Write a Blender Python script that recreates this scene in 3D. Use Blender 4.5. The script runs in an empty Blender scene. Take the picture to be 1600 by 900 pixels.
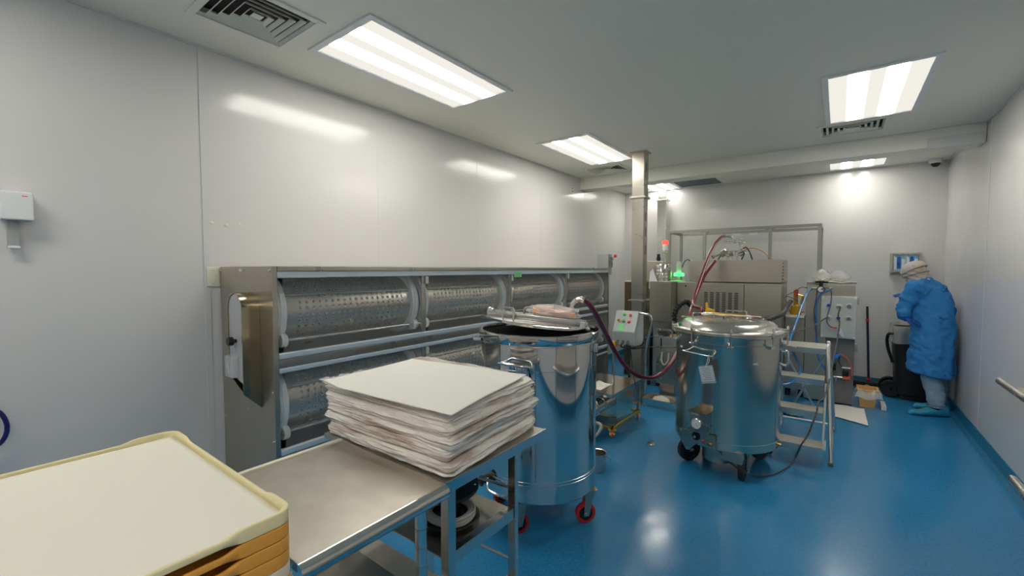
import bpy, bmesh, math, random
from mathutils import Vector, Matrix, Quaternion, noise
random.seed(7)
C = bpy.context.scene.collection
PI = math.pi

# ------------------------------------------------------------------ camera, world, exposure
F = 680.0; CAMZ = 1.5
pitch = math.atan(30.0 / F); yaw = math.radians(36.897)
sc = bpy.context.scene
cam = bpy.data.cameras.new('camera'); co = bpy.data.objects.new('camera', cam); C.objects.link(co)
cam.sensor_width = 36.0; cam.lens = F / 1600 * 36; cam.clip_start = 0.02
co.location = (0, 0, CAMZ); co.rotation_euler = (PI / 2 - pitch, 0, yaw)
sc.camera = co
sc.view_settings.view_transform = 'Standard'; sc.view_settings.look = 'None'
sc.view_settings.gamma = 1.0; sc.view_settings.use_curve_mapping = False
sc.view_settings.exposure = 0.68
sc.cycles.use_denoising = True
sc.cycles.max_bounces = 10; sc.cycles.glossy_bounces = 6; sc.cycles.transparent_max_bounces = 16
sc.cycles.sample_clamp_indirect = 6.0
w = bpy.data.worlds.new('world'); sc.world = w; w.use_nodes = True
w.node_tree.nodes['Background'].inputs[0].default_value = (.8, .85, .9, 1)
w.node_tree.nodes['Background'].inputs[1].default_value = 0.05

LAMP = 8.0          # emission of the ceiling lamps' lenses

# pixel -> point on a world plane (used to read positions off the photograph)
_f = Vector((-math.sin(yaw) * math.cos(pitch), math.cos(yaw) * math.cos(pitch), -math.sin(pitch)))
_r = Vector((math.cos(yaw), math.sin(yaw), 0)); _u = _r.cross(_f)
def ray(x, y): return _f + _r * ((x - 800) / F) + _u * ((450 - y) / F)
def onX(x, y, X): d = ray(x, y); return Vector((0, 0, CAMZ)) + d * (X / d.x)
def onY(x, y, Y): d = ray(x, y); return Vector((0, 0, CAMZ)) + d * (Y / d.y)
def onZ(x, y, Z=0): d = ray(x, y); return Vector((0, 0, CAMZ)) + d * ((Z - CAMZ) / d.z)

# ------------------------------------------------------------------ materials
def node(nt, t, **kw):
    n = nt.nodes.new(t)
    for k, v in kw.items(): setattr(n, k, v)
    return n
def mat(name, col, rough=.5, metal=0., spec=.5, bump=None, coat=0., var=None, aniso=0., rvar=None, trans=0., emit=None):
    """bump=(scale, strength, stretch xyz); var=(scale, amount, stretch) colour variation of the surface itself; rvar=(scale, amount)"""
    m = bpy.data.materials.new(name); m.use_nodes = True
    nt = m.node_tree; b = nt.nodes['Principled BSDF']
    b.inputs['Base Color'].default_value = (*col, 1); b.inputs['Roughness'].default_value = rough
    b.inputs['Metallic'].default_value = metal; b.inputs['Specular IOR Level'].default_value = spec
    b.inputs['Coat Weight'].default_value = coat; b.inputs['Coat Roughness'].default_value = .08
    b.inputs['Anisotropic'].default_value = aniso
    b.inputs['Transmission Weight'].default_value = trans
    if emit:
        b.inputs['Emission Color'].default_value = (*emit[0], 1); b.inputs['Emission Strength'].default_value = emit[1]
    tc = node(nt, 'ShaderNodeTexCoord')
    def nz(scale, st=(1, 1, 1), det=4):
        mp = node(nt, 'ShaderNodeMapping'); mp.inputs['Scale'].default_value = st
        nt.links.new(tc.outputs['Object'], mp.inputs[0])
        n = node(nt, 'ShaderNodeTexNoise'); n.inputs['Scale'].default_value = scale; n.inputs['Detail'].default_value = det
        nt.links.new(mp.outputs[0], n.inputs['Vector']); return n
    if bump:
        n = nz(bump[0], bump[2] if len(bump) > 2 else (1, 1, 1))
        bp = node(nt, 'ShaderNodeBump'); bp.inputs['Strength'].default_value = bump[1]; bp.inputs['Distance'].default_value = .01
        nt.links.new(n.outputs[0], bp.inputs['Height']); nt.links.new(bp.outputs[0], b.inputs['Normal'])
    if var:
        n = nz(var[0], var[2] if len(var) > 2 else (1, 1, 1), 5)
        cr = node(nt, 'ShaderNodeValToRGB'); a = var[1]
        cr.color_ramp.elements[0].position = .35; cr.color_ramp.elements[1].position = .68
        cr.color_ramp.elements[0].color = tuple(max(0, c * (1 - a)) for c in col) + (1,)
        cr.color_ramp.elements[1].color = tuple(min(1, c * (1 + a)) for c in col) + (1,)
        nt.links.new(n.outputs[0], cr.inputs[0]); nt.links.new(cr.outputs[0], b.inputs['Base Color'])
    if rvar:
        n = nz(rvar[0], rvar[2] if len(rvar) > 2 else (1, 1, 1))
        mr = node(nt, 'ShaderNodeMapRange'); mr.inputs[1].default_value = .3; mr.inputs[2].default_value = .7
        mr.inputs[3].default_value = max(.02, rough - rvar[1]); mr.inputs[4].default_value = rough + rvar[1]
        nt.links.new(n.outputs[0], mr.inputs[0]); nt.links.new(mr.outputs[0], b.inputs['Roughness'])
    return m
def film(name, col, alpha, rough=.1, bumpv=None):
    """thin clear sheet: part transparent, part glossy or milky"""
    m = bpy.data.materials.new(name); m.use_nodes = True; nt = m.node_tree; b = nt.nodes['Principled BSDF']
    b.inputs['Base Color'].default_value = (*col, 1); b.inputs['Roughness'].default_value = rough
    b.inputs['Alpha'].default_value = alpha
    if bumpv:
        n = node(nt, 'ShaderNodeTexNoise'); n.inputs['Scale'].default_value = bumpv[0]; n.inputs['Detail'].default_value = 5
        tc = node(nt, 'ShaderNodeTexCoord'); nt.links.new(tc.outputs['Object'], n.inputs['Vector'])
        bp = node(nt, 'ShaderNodeBump'); bp.inputs['Strength'].default_value = bumpv[1]; bp.inputs['Distance'].default_value = .02
        nt.links.new(n.outputs[0], bp.inputs['Height']); nt.links.new(bp.outputs[0], b.inputs['Normal'])
    return m
M = {}
M['wall'] = mat('white_panel', (.70, .69, .685), .17, 0, .5, bump=(1.1, .10), rvar=(3, .04))
M['ceiling'] = mat('ceiling_paint', (.80, .80, .72), .45, bump=(2, .04))
M['seam'] = mat('seam_strip', (.66, .66, .66), .3)
M['floor'] = mat('blue_epoxy', (.030, .245, .500), .17, 0, .5, bump=(16, .07), var=(60, .12), rvar=(5, .06))
M['cove'] = mat('blue_cove', (.018, .17, .32), .3, var=(40, .12))
M['brush'] = mat('brushed_steel', (.52, .49, .43), .30, 1, rvar=(6, .04))
M['sheet'] = mat('satin_steel', (.53, .485, .41), .36, 1, rvar=(5, .05))
M['bronze'] = mat('bronze_tinted_steel', (.42, .36, .25), .16, 1)
M['table'] = mat('worn_steel_top', (.56, .52, .46), .38, 1, var=(7, .07, (1, 1.5, 1)), rvar=(11, .06, (1, 2, 1)))
M['tube'] = mat('bright_steel_tube', (.72, .71, .68), .13, 1)
M['polish'] = mat('mirror_steel', (.74, .71, .67), .05, 1, bump=(2.5, .05, (1, 1, .3)))
M['polish2'] = mat('worn_mirror_steel', (.68, .60, .51), .17, 1, bump=(2.4, .05, (1, 1, .35)), rvar=(6, .05))
M['satin'] = mat('dull_steel', (.64, .63, .60), .24, 1, rvar=(8, .05))
M['alu'] = mat('aluminium', (.66, .66, .64), .36, .9)
M['profile'] = mat('anodised_profile', (.36, .36, .335), .42, .7)
M['tread'] = mat('ribbed_aluminium', (.74, .73, .68), .42, .75)
M['paint_alu'] = mat('aluminium_rail_white', (.66, .76, .84), .30, .1)
M['ivory'] = mat('ivory_plastic', (.78, .74, .60), .4)
M['white'] = mat('white_plastic', (.78, .79, .80), .35)
M['milk'] = mat('milky_plastic', (.86, .89, .88), .28, 0, .5, bump=(30, .06))
M['black'] = mat('black_plastic', (.012, .012, .013), .25)
M['rubber'] = mat('black_rubber', (.02, .019, .018), .5)
M['red'] = mat('red_polyurethane', (.72, .02, .02), .3)
M['orange'] = mat('orange_polyurethane', (.75, .12, .02), .35)
M['green'] = mat('green_button', (.02, .42, .10), .3)
M['yellow'] = mat('yellow_plastic', (.85, .50, .03), .35)
M['blue'] = mat('blue_plastic', (.01, .05, .40), .35)
M['bluehose'] = mat('blue_air_hose', (.02, .22, .62), .25)
M['grey'] = mat('grey_enamel', (.36, .38, .37), .33)
M['greydark'] = mat('dark_grey_enamel', (.17, .165, .165), .4)
M['greylite'] = mat('light_grey_enamel', (.50, .54, .52), .35)
M['maroon'] = mat('maroon_hose', (.17, .010, .03), .13, 0, .6, bump=(60, .1))
M['hosegrey'] = mat('grey_hose', (.35, .37, .38), .35)
M['copper'] = mat('copper_hose', (.65, .18, .08), .3)
M['cord'] = mat('grey_cord', (.10, .10, .12), .5)
M['brass'] = mat('brass', (.75, .50, .15), .25, 1)
M['greensign'] = mat('green_sticker', (.30, .80, .35), .5)
M['paper'] = mat('cream_paper', (.84, .80, .70), .85, 0, .1, bump=(9, .05))
M['papertop'] = mat('white_paper', (.88, .86, .79), .8, 0, .1, bump=(5, .05))
M['bundle'] = mat('wrapped_paper_edge', (.84, .78, .72), .26, 0, .6, bump=(9, .9, (1, 1, 16)), var=(5, .22, (1, 1, 13)))
for n_ in M['bundle'].node_tree.nodes:
    if n_.bl_idname == 'ShaderNodeValToRGB':          # brownish and pinkish edges of the wrapped sheets
        n_.color_ramp.elements[0].color = (.52, .40, .33, 1); n_.color_ramp.elements[0].position = .34
        e_ = n_.color_ramp.elements.new(.46); e_.color = (.80, .73, .67, 1)
M['tray_cream'] = mat('cream_tray', (.86, .76, .44), .42)
M['tray_orange'] = mat('orange_tray', (.80, .37, .06), .42)
M['tray_buff'] = mat('buff_tray', (.80, .68, .52), .42)
M['gown'] = mat('blue_gown', (.040, .235, .58), .75, 0, .2, bump=(9, .9, (1, 1, 1)))
M['pants'] = mat('grey_blue_coverall', (.24, .36, .48), .8, 0, .2, bump=(16, .5))
M['cap'] = mat('beige_hood', (.60, .52, .45), .85, 0, .1, bump=(18, .5))
M['cap_white'] = mat('pale_cap', (.56, .52, .48), .8, 0, .1, bump=(30, .4))
M['glove'] = mat('blue_nitrile', (.01, .10, .42), .4)
M['shoe'] = mat('cyan_shoe_cover', (.03, .36, .55), .5, bump=(20, .4))
M['navy'] = mat('navy_fabric', (.012, .016, .05), .8)
M['skin'] = mat('skin', (.50, .30, .22), .5)
M['filter'] = mat('filter_grille', (.15, .19, .21), .6)
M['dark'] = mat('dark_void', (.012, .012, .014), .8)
M['tub'] = mat('amber_bag_tub', (.82, .47, .16), .4)
M['cream'] = mat('cream_cloth', (.72, .70, .62), .8)
M['bag'] = film('clear_bag', (.88, .89, .90), .36, .06, (14, .9))
M['bag2'] = film('milky_bag', (.85, .86, .84), .55, .12, (14, .8))
M['pane'] = film('clear_cover_sheet', (.85, .88, .88), .09, .03)
M['tubeclear'] = film('clear_tubing', (.70, .68, .62), .62, .05)
M['gel'] = mat('pink_gelatin_block', (.95, .50, .34), .4)
M['glassface'] = mat('gauge_face', (.85, .85, .82), .2)
M['redlamp'] = mat('red_beacon_lens', (.8, .03, .02), .3, emit=((1, .05, .03), 1.6))
M['greenlamp'] = mat('green_beacon_lens', (.05, .8, .1), .3, emit=((.03, 1, .08), 4.0))
M['amber'] = mat('amber_oil_jar', (.55, .32, .02), .15)
M['redorange'] = mat('red_orange_plastic', (.9, .15, .03), .35)
M['slate'] = mat('label_blue_grey', (.40, .48, .55), .5)
M['card'] = mat('paper_tag', (.62, .68, .74), .5)
M['ink'] = mat('ink', (.15, .16, .18), .6)
M['sleeve'] = mat('dark_blue_box_print', (.02, .12, .50), .4)
M['cyanprint'] = mat('cyan_box_print', (.22, .55, .72), .4)

def perforated():
    """drum sheet: rows of round holes set out in angle and length; the holes are open"""
    m = bpy.data.materials.new('perforated_sheet'); m.use_nodes = True; nt = m.node_tree; b = nt.nodes['Principled BSDF']
    b.inputs['Base Color'].default_value = (.60, .56, .48, 1); b.inputs['Metallic'].default_value = 1; b.inputs['Roughness'].default_value = .30
    tc = node(nt, 'ShaderNodeTexCoord'); sp = node(nt, 'ShaderNodeSeparateXYZ'); nt.links.new(tc.outputs['Object'], sp.inputs[0])
    def ma(op, a, b_=None, c=None):
        n = node(nt, 'ShaderNodeMath', operation=op)
        for i, v in enumerate((a, b_, c)):
            if v is None: continue
            if isinstance(v, (int, float)): n.inputs[i].default_value = v
            else: nt.links.new(v, n.inputs[i])
        return n.outputs[0]
    ang = ma('ARCTAN2', sp.outputs[2], sp.outputs[0])
    P = .039; NR = 34
    u = ma('DIVIDE', sp.outputs[1], P)
    v = ma('MULTIPLY', ang, NR / (2 * PI))
    fu = ma('MULTIPLY', ma('SUBTRACT', ma('FRACT', u), .5), P)
    fv = ma('MULTIPLY', ma('SUBTRACT', ma('FRACT', v), .5), 2 * PI * .185 / NR)
    d = ma('SQRT', ma('ADD', ma('MULTIPLY', fu, fu), ma('MULTIPLY', fv, fv)))
    zone = ma('MULTIPLY', ma('GREATER_THAN', sp.outputs[1], .13), ma('LESS_THAN', sp.outputs[1], .84))
    hole = ma('MULTIPLY', ma('LESS_THAN', d, .0062), zone)
    nt.links.new(ma('SUBTRACT', 1.0, hole), b.inputs['Alpha'])
    rim = node(nt, 'ShaderNodeMapRange'); rim.inputs[1].default_value = .0062; rim.inputs[2].default_value = .0115
    rim.inputs[3].default_value = 0; rim.inputs[4].default_value = 1
    nt.links.new(d, rim.inputs[0])
    bp = node(nt, 'ShaderNodeBump'); bp.inputs['Strength'].default_value = .5; bp.inputs['Distance'].default_value = .004
    hh = ma('MULTIPLY', rim.outputs[0], zone)
    nt.links.new(hh, bp.inputs['Height']); nt.links.new(bp.outputs[0], b.inputs['Normal'])
    nr = ma('MULTIPLY', ma('LESS_THAN', d, .0100), zone)
    mx = node(nt, 'ShaderNodeMix', data_type='RGBA'); mx.inputs['A'].default_value = (.52, .48, .41, 1); mx.inputs['B'].default_value = (.93, .92, .88, 1)  # paler rim colour paints in the glint on the raised hole edges
    nt.links.new(nr, mx.inputs['Factor']); nt.links.new(mx.outputs['Result'], b.inputs['Base Color'])
    return m
M['lexan'] = mat('grey_cover_sheet', (.46, .45, .47), .12)
M['navyhose'] = mat('navy_hose', (.01, .012, .12), .3)
M['perf'] = perforated()

def lamp_lens():
    m = bpy.data.materials.new('lamp_lens'); m.use_nodes = True; nt = m.node_tree
    for n in list(nt.nodes): nt.nodes.remove(n)
    out = node(nt, 'ShaderNodeOutputMaterial'); em = node(nt, 'ShaderNodeEmission')
    tc = node(nt, 'ShaderNodeTexCoord'); sp = node(nt, 'ShaderNodeSeparateXYZ'); nt.links.new(tc.outputs['Object'], sp.inputs[0])
    ab = node(nt, 'ShaderNodeMath', operation='ABSOLUTE'); nt.links.new(sp.outputs[0], ab.inputs[0])
    su = node(nt, 'ShaderNodeMath', operation='SUBTRACT'); su.inputs[1].default_value = .10; nt.links.new(ab.outputs[0], su.inputs[0])
    a2 = node(nt, 'ShaderNodeMath', operation='ABSOLUTE'); nt.links.new(su.outputs[0], a2.inputs[0])
    mr = node(nt, 'ShaderNodeMapRange', interpolation_type='SMOOTHSTEP')
    mr.inputs[1].default_value = .014; mr.inputs[2].default_value = .062
    mr.inputs[3].default_value = LAMP * 2.45; mr.inputs[4].default_value = .56
    nt.links.new(a2.outputs[0], mr.inputs[0]); nt.links.new(mr.outputs[0], em.inputs[1])
    em.inputs[0].default_value = (1, .965, .875, 1)
    nt.links.new(em.outputs[0], out.inputs[0]); return m
M['lens'] = lamp_lens()

# ------------------------------------------------------------------ builders
class MB:
    def __init__(s): s.bm = bmesh.new(); s.bev = False
    def _merge(s, b2):
        me = bpy.data.meshes.new('tmp'); b2.to_mesh(me); s.bm.from_mesh(me); bpy.data.meshes.remove(me); b2.free()
    def box(s, a, b, bev=0, rot=None, seg=2):
        b2 = bmesh.new(); bmesh.ops.create_cube(b2, size=1)
        lo = Vector([min(a[i], b[i]) for i in range(3)]); hi = Vector([max(a[i], b[i]) for i in range(3)])
        c = (lo + hi) / 2; d = hi - lo
        for v in b2.verts: v.co = Vector((v.co.x * d.x, v.co.y * d.y, v.co.z * d.z))
        if bev: s.bev = True; bmesh.ops.bevel(b2, geom=list(b2.edges), offset=min(bev, min(d) * .45), segments=seg, affect='EDGES', profile=.5)
        if rot is not None:
            for v in b2.verts: v.co = rot @ v.co
        for v in b2.verts: v.co += c
        s._merge(b2); return s
    def obox(s, c, d, rot, bev=0):
        c = Vector(c); d = Vector(d) / 2; return s.box(c - d, c + d, bev, rot)
    def cyl(s, p0, p1, r, r2=None, seg=24, bev=0):
        p0 = Vector(p0); p1 = Vector(p1); d = p1 - p0; L = d.length
        r2 = r if r2 is None else r2
        pr = [(0, 0), (r, 0), (r2, L), (0, L)]
        if bev: pr = [(0, 0), (r - bev, 0), (r, bev), (r2, L - bev), (r2 - bev, L), (0, L)]
        return s.lathe(pr, p0, seg, d)
    def lathe(s, prof, c, seg=32, axis=(0, 0, 1)):
        q = Vector((0, 0, 1)).rotation_difference(Vector(axis).normalized()); c = Vector(c); bm = s.bm; rings = []
        for r, z in prof:
            if r < 1e-6: rings.append([bm.verts.new(c + q @ Vector((0, 0, z)))])
            else: rings.append([bm.verts.new(c + q @ Vector((r * math.cos(2 * PI * k / seg), r * math.sin(2 * PI * k / seg), z))) for k in range(seg)])
        for A, B in zip(rings, rings[1:]):
            for k in range(seg):
                k2 = (k + 1) % seg
                if len(A) == 1 and len(B) == 1: continue
                if len(A) == 1: bm.faces.new((A[0], B[k2], B[k]))
                elif len(B) == 1: bm.faces.new((A[k], A[k2], B[0]))
                else: bm.faces.new((A[k], A[k2], B[k2], B[k]))
        return s
    def tube(s, pts, r, seg=10, smooth=True, n=8, closed=False, caps=True, rf=None):
        P = [Vector(p) for p in pts]
        if smooth and len(P) > 2:
            Q = []; N = len(P); rng = range(N if closed else N - 1)
            for i in rng:
                p0 = P[(i - 1) % N] if (closed or i > 0) else P[0] * 2 - P[1]
                p1 = P[i]; p2 = P[(i + 1) % N]
                p3 = P[(i + 2) % N] if (closed or i + 2 < N) else P[-1] * 2 - P[-2]
                for k in range(n):
                    t = k / n
                    Q.append(.5 * ((2 * p1) + (p2 - p0) * t + (2 * p0 - 5 * p1 + 4 * p2 - p3) * t * t + (3 * p1 - p0 - 3 * p2 + p3) * t ** 3))
            if not closed: Q.append(P[-1])
            P = Q
        bm = s.bm; rings = []; N = len(P); nrm = None
        for i in range(N):
            if closed: t = (P[(i + 1) % N] - P[i - 1])
            else: t = P[min(i + 1, N - 1)] - P[max(i - 1, 0)]
            if t.length < 1e-9: t = Vector((0, 0, 1))
            t.normalize()
            if nrm is None: nrm = t.orthogonal().normalized()
            else:
                nrm = nrm - t * nrm.dot(t)
                nrm = nrm.normalized() if nrm.length > 1e-6 else t.orthogonal().normalized()
            b = t.cross(nrm); rr = r * (rf(i / (N - 1)) if rf else 1)
            rings.append([bm.verts.new(P[i] + (nrm * math.cos(2 * PI * k / seg) + b * math.sin(2 * PI * k / seg)) * rr) for k in range(seg)])
        pr = list(zip(rings, rings[1:])) + ([(rings[-1], rings[0])] if closed else [])
        for A, B in pr:
            for k in range(seg): bm.faces.new((A[k], A[(k + 1) % seg], B[(k + 1) % seg], B[k]))
        if caps and not closed: bm.faces.new(rings[0][::-1]); bm.faces.new(rings[-1])
        return s
    def poly(s, pts, ext):
        """flat outline pulled along the vector ext"""
        bm = s.bm; e = Vector(ext); A = [bm.verts.new(Vector(p)) for p in pts]; B = [bm.verts.new(Vector(p) + e) for p in pts]
        bm.faces.new(A[::-1]); bm.faces.new(B); n = len(A)
        for k in range(n): bm.faces.new((A[k], A[(k + 1) % n], B[(k + 1) % n], B[k]))
        return s
    def grid(s, fn, nu, nv, closeu=False):
        bm = s.bm; V = [[bm.verts.new(Vector(fn(i / nu, j / nv))) for j in range(nv + 1)] for i in range(nu if closeu else nu + 1)]
        for i in range(nu):
            i2 = (i + 1) % len(V)
            for j in range(nv): bm.faces.new((V[i][j], V[i2][j], V[i2][j + 1], V[i][j + 1]))
        return s
    def sphere(s, c, r, seg=16, sc_=(1, 1, 1), rot=None):
        b2 = bmesh.new(); bmesh.ops.create_uvsphere(b2, u_segments=seg, v_segments=max(8, seg // 2), radius=1)
        for v in b2.verts:
            p = Vector((v.co.x * sc_[0], v.co.y * sc_[1], v.co.z * sc_[2])) * r
            if rot is not None: p = rot @ p
            v.co = p + Vector(c)
        s._merge(b2); return s
    def jitter(s, amp, scale, seed=0, zf=1.0):
        for v in s.bm.verts:
            n = noise.noise_vector(v.co * scale + Vector((seed * 3.1, seed * 1.7, seed)))
            v.co += Vector((n.x, n.y, n.z * zf)) * amp
        return s
    def build(s, name, m, parent=None, angle=35, origin=None, solid=0, thing=None):
        bmesh.ops.recalc_face_normals(s.bm, faces=list(s.bm.faces))
        off = origin
        if parent is not None and origin is None: off = wloc(parent)
        off = Vector(off) if off is not None else Vector((0, 0, 0))
        for v in s.bm.verts: v.co -= off
        me = bpy.data.meshes.new(name); s.bm.to_mesh(me); s.bm.free()
        me.materials.append(M[m] if isinstance(m, str) else m)
        for p in me.polygons: p.use_smooth = True
        me.set_sharp_from_angle(angle=math.radians(angle))
        o = bpy.data.objects.new(name, me); C.objects.link(o)
        if parent is not None:
            o.parent = parent; o.location = off - wloc(parent)
        else: o.location = off
        if s.bev:
            wn = o.modifiers.new('normals', 'WEIGHTED_NORMAL'); wn.keep_sharp = True; wn.weight = 60
        if solid:
            sm = o.modifiers.new('thickness', 'SOLIDIFY'); sm.thickness = solid; sm.offset = 0
        return o
def split(mb, name, m, parent, **kw):
    """one object for each separate piece collected in mb"""
    bm = mb.bm; seen = set(); out = []
    for v0 in list(bm.verts):
        if v0 in seen: continue
        st = [v0]; isl = []; seen.add(v0)
        while st:
            v = st.pop(); isl.append(v)
            for e in v.link_edges:
                w_ = e.other_vert(v)
                if w_ not in seen: seen.add(w_); st.append(w_)
        q = MB(); mp = {v: q.bm.verts.new(v.co) for v in isl}
        for fc_ in {f_ for v in isl for f_ in v.link_faces}: q.bm.faces.new([mp[v] for v in fc_.verts])
        out.append(q.build(name, m, parent, **kw))
    bm.free(); return out
def wloc(o):
    v = Vector(o.location)
    while o.parent: o = o.parent; v += Vector(o.location)
    return v
def tag(o, label, cat, group=None, kind=None):
    o['label'] = label; o['category'] = cat
    if group: o['group'] = group
    if kind: o['kind'] = kind
    return o
def thing(name, label, cat, loc, group=None):
    o = bpy.data.objects.new(name, None); C.objects.link(o); o.location = loc; o.empty_display_size = .05
    return tag(o, label, cat, group)
def struct(o): o['kind'] = 'structure'; return o
def copy_tree(o, parent=None):
    c = o.copy(); C.objects.link(c); c.parent = parent
    for ch in list(o.children): copy_tree(ch, c)
    return c
def rz(a): return Matrix.Rotation(a, 3, 'Z')
def ry(a): return Matrix.Rotation(a, 3, 'Y')
def rx(a): return Matrix.Rotation(a, 3, 'X')

# ------------------------------------------------------------------ the room
XL, XR, YB, YF, ZC = -2.97, 1.0, 7.2, -2.2, 2.78
struct(MB().box((XL - .1, YF - .1, -.12), (XR + .1, YB + .1, 0)).build('floor', 'floor'))
def wl(name, a, b): return struct(MB().box(a, b).build(name, 'wall'))
wl('wall_left', (XL - .1, YF, 0), (XL, YB, ZC))
wl('wall_right', (XR, YF, 0), (XR + .1, YB, ZC))
wl('wall_back', (XL - .1, YB, 0), (XR + .1, YB + .1, ZC))
wl('wall_front', (XL - .1, YF - .1, 0), (XR + .1, YF, ZC))
lights = [(-2.21, 1.96, 1), (-2.21, 4.35, 1), (.17, 4.22, 1), (.14, 6.72, .56), (-2.30, 6.86, .56), (-2.21, -.6, 1), (.17, -.6, 1)]  # final pair: unseen lamps added behind the camera to brighten the room
vents = [(-2.60, 1.0, .62), (-2.42, 5.25, .5), (.06, 5.06, .46)]
vents = [(-2.405, 1.04, .47, .48), (-2.42, 5.27, .5, .42), (.06, 5.07, .52, .42)]
holes = [(x - .285, y - .585 * l, x + .285, y + .585 * l) for x, y, l in lights] + [(x - wx / 2 + .03, y - wy / 2 + .03, x + wx / 2 - .03, y + wy / 2 - .03) for x, y, wx, wy in vents] + [(-2.02, 6.57, -1.42, 7.12)]
hxs = sorted({XL - .1, XR + .1} | {h[0] for h in holes} | {h[2] for h in holes}); hys = sorted({YF - .1, YB + .1} | {h[1] for h in holes} | {h[3] for h in holes})
f = MB(); vg = {}
def gv(i_, j_, z_):
    k = (i_, j_, z_)
    if k not in vg: vg[k] = f.bm.verts.new((hxs[i_], hys[j_], z_))
    return vg[k]
def solid_(i_, j_):
    if not (0 <= i_ < len(hxs) - 1 and 0 <= j_ < len(hys) - 1): return False
    mx_, my_ = (hxs[i_] + hxs[i_ + 1]) / 2, (hys[j_] + hys[j_ + 1]) / 2
    return not any(h[0] < mx_ < h[2] and h[1] < my_ < h[3] for h in holes)
Z0_, Z1_ = ZC, ZC + .22
for i_ in range(len(hxs) - 1):
    for j_ in range(len(hys) - 1):
        f.bm.faces.new([gv(i_, j_, Z1_), gv(i_ + 1, j_, Z1_), gv(i_ + 1, j_ + 1, Z1_), gv(i_, j_ + 1, Z1_)])
        if not solid_(i_, j_): continue
        f.bm.faces.new([gv(i_, j_, Z0_), gv(i_, j_ + 1, Z0_), gv(i_ + 1, j_ + 1, Z0_), gv(i_ + 1, j_, Z0_)])
        for di, dj, a_, b_ in ((-1, 0, (0, 0), (0, 1)), (1, 0, (1, 0), (1, 1)), (0, -1, (0, 0), (1, 0)), (0, 1, (0, 1), (1, 1))):
            if not solid_(i_ + di, j_ + dj):
                f.bm.faces.new([gv(i_ + a_[0], j_ + a_[1], Z0_), gv(i_ + b_[0], j_ + b_[1], Z0_), gv(i_ + b_[0], j_ + b_[1], Z1_), gv(i_ + a_[0], j_ + a_[1], Z1_)])
struct(f.build('ceiling', 'ceiling'))
# beam across the ceiling
struct(MB().box((XL, 5.56, 2.615), (XR, 5.80, ZC), .006).build('trim_1', 'ceiling'))
# blue coved skirting
def base(name, pts, ext):
    return struct(MB().poly(pts, ext).build(name, 'cove'))
base('baseboard_left', [(XL, YF, 0), (XL + .05, YF, 0), (XL + .018, YF, .018), (XL + .006, YF, .05), (XL + .006, YF, .105), (XL, YF, .105)], (0, YB - YF, 0))
base('baseboard_right', [(XR, YF, 0), (XR - .05, YF, 0), (XR - .018, YF, .018), (XR - .006, YF, .05), (XR - .006, YF, .105), (XR, YF, .105)], (0, YB - YF, 0))
base('baseboard_back', [(XL, YB, 0), (XL, YB - .05, 0), (XL, YB - .018, .018), (XL, YB - .006, .05), (XL, YB - .006, .105), (XL, YB, .105)], (XR - XL, 0, 0))
# panel joints
n = 2
def seam(a, b):
    global n
    struct(MB().box(a, b, .001).build('trim_%d' % n, 'seam')); n += 1
seam((XL, .955, .1), (XL + .004, .985, ZC))
for y in (2.165, 3.36, 4.55, 5.70, 6.6): seam((XL, y, .1), (XL + .0012, y + .007, ZC))
for x in (-2.38, -1.785, -.67, .50): seam((x, YB - .0015, .1), (x + .008, YB, ZC))
for y in (5.40, 3.2, 2.0): seam((XR - .0015, y, .1), (XR, y + .010, ZC))
seam((XL, YF, ZC - .012), (XL + .012, YB, ZC))
seam((XR - .012, YF, ZC - .012), (XR, YB, ZC))
seam((XL, YB - .012, ZC - .012), (XR, YB, ZC))
seam((.62, 5.545, 2.60), (.99, 5.57, 2.70))

# unseen grey steel door added behind the camera for the tanks to reflect
d_ = struct(MB().box((-.75, YF + .001, .005), (.25, YF + .045, 2.10), .003).build('added_door_1', 'greylite'))
MB().box((.13, YF + .046, .98), (.20, YF + .075, 1.06), .006).build('added_door_handle', 'tube', d_)
f = MB().box((-.82, YF + .001, .001), (-.755, YF + .06, 2.17), .003); f.box((.255, YF + .001, .001), (.32, YF + .06, 2.17), .003); f.box((-.754, YF + .001, 2.105), (.254, YF + .06, 2.17), .003)
struct(f.build('trim_40', 'grey'))  # frame of the added door

# ceiling lamps
lab = ['long ceiling light nearest the camera, above the drum dryer', 'ceiling light left of the square steel column', 'ceiling light at upper right with a grille just beyond it',
       'short ceiling light on the far side of the ceiling beam, at right', 'ceiling light partly hidden behind the steel column, beyond the beam',
       'unseen ceiling light added behind the camera on the left', 'unseen ceiling light added behind the camera on the right']
for i, (x, y, l) in enumerate(lights):
    t = thing('ceiling_light', lab[i], 'ceiling light', (x, y, ZC), 'recessed fluorescent ceiling lights')
    hy = .6 * l
    f = MB()
    for a, b in (((x - .30, y - hy, ZC - .010), (x - .262, y + hy, ZC + .004)), ((x + .262, y - hy, ZC - .010), (x + .30, y + hy, ZC + .004)),
                 ((x - .262, y - hy, ZC - .010), (x + .262, y - hy + .038, ZC + .004)), ((x - .262, y + hy - .038, ZC - .010), (x + .262, y + hy, ZC + .004))):
        f.box(a, b, .003)
    f.build('frame', 'white', t)
    MB().box((x - .263, y - hy + .037, ZC - .002), (x + .263, y + hy - .037, ZC + .010)).build('diffuser', 'lens', t)
    lt = MB()
    for yy in (y - hy * .5, y + hy * .5): lt.box((x + .275, yy - .012, ZC - .013), (x + .287, yy + .012, ZC - .009))
    split(lt, 'latch', 'alu', t)
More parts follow.
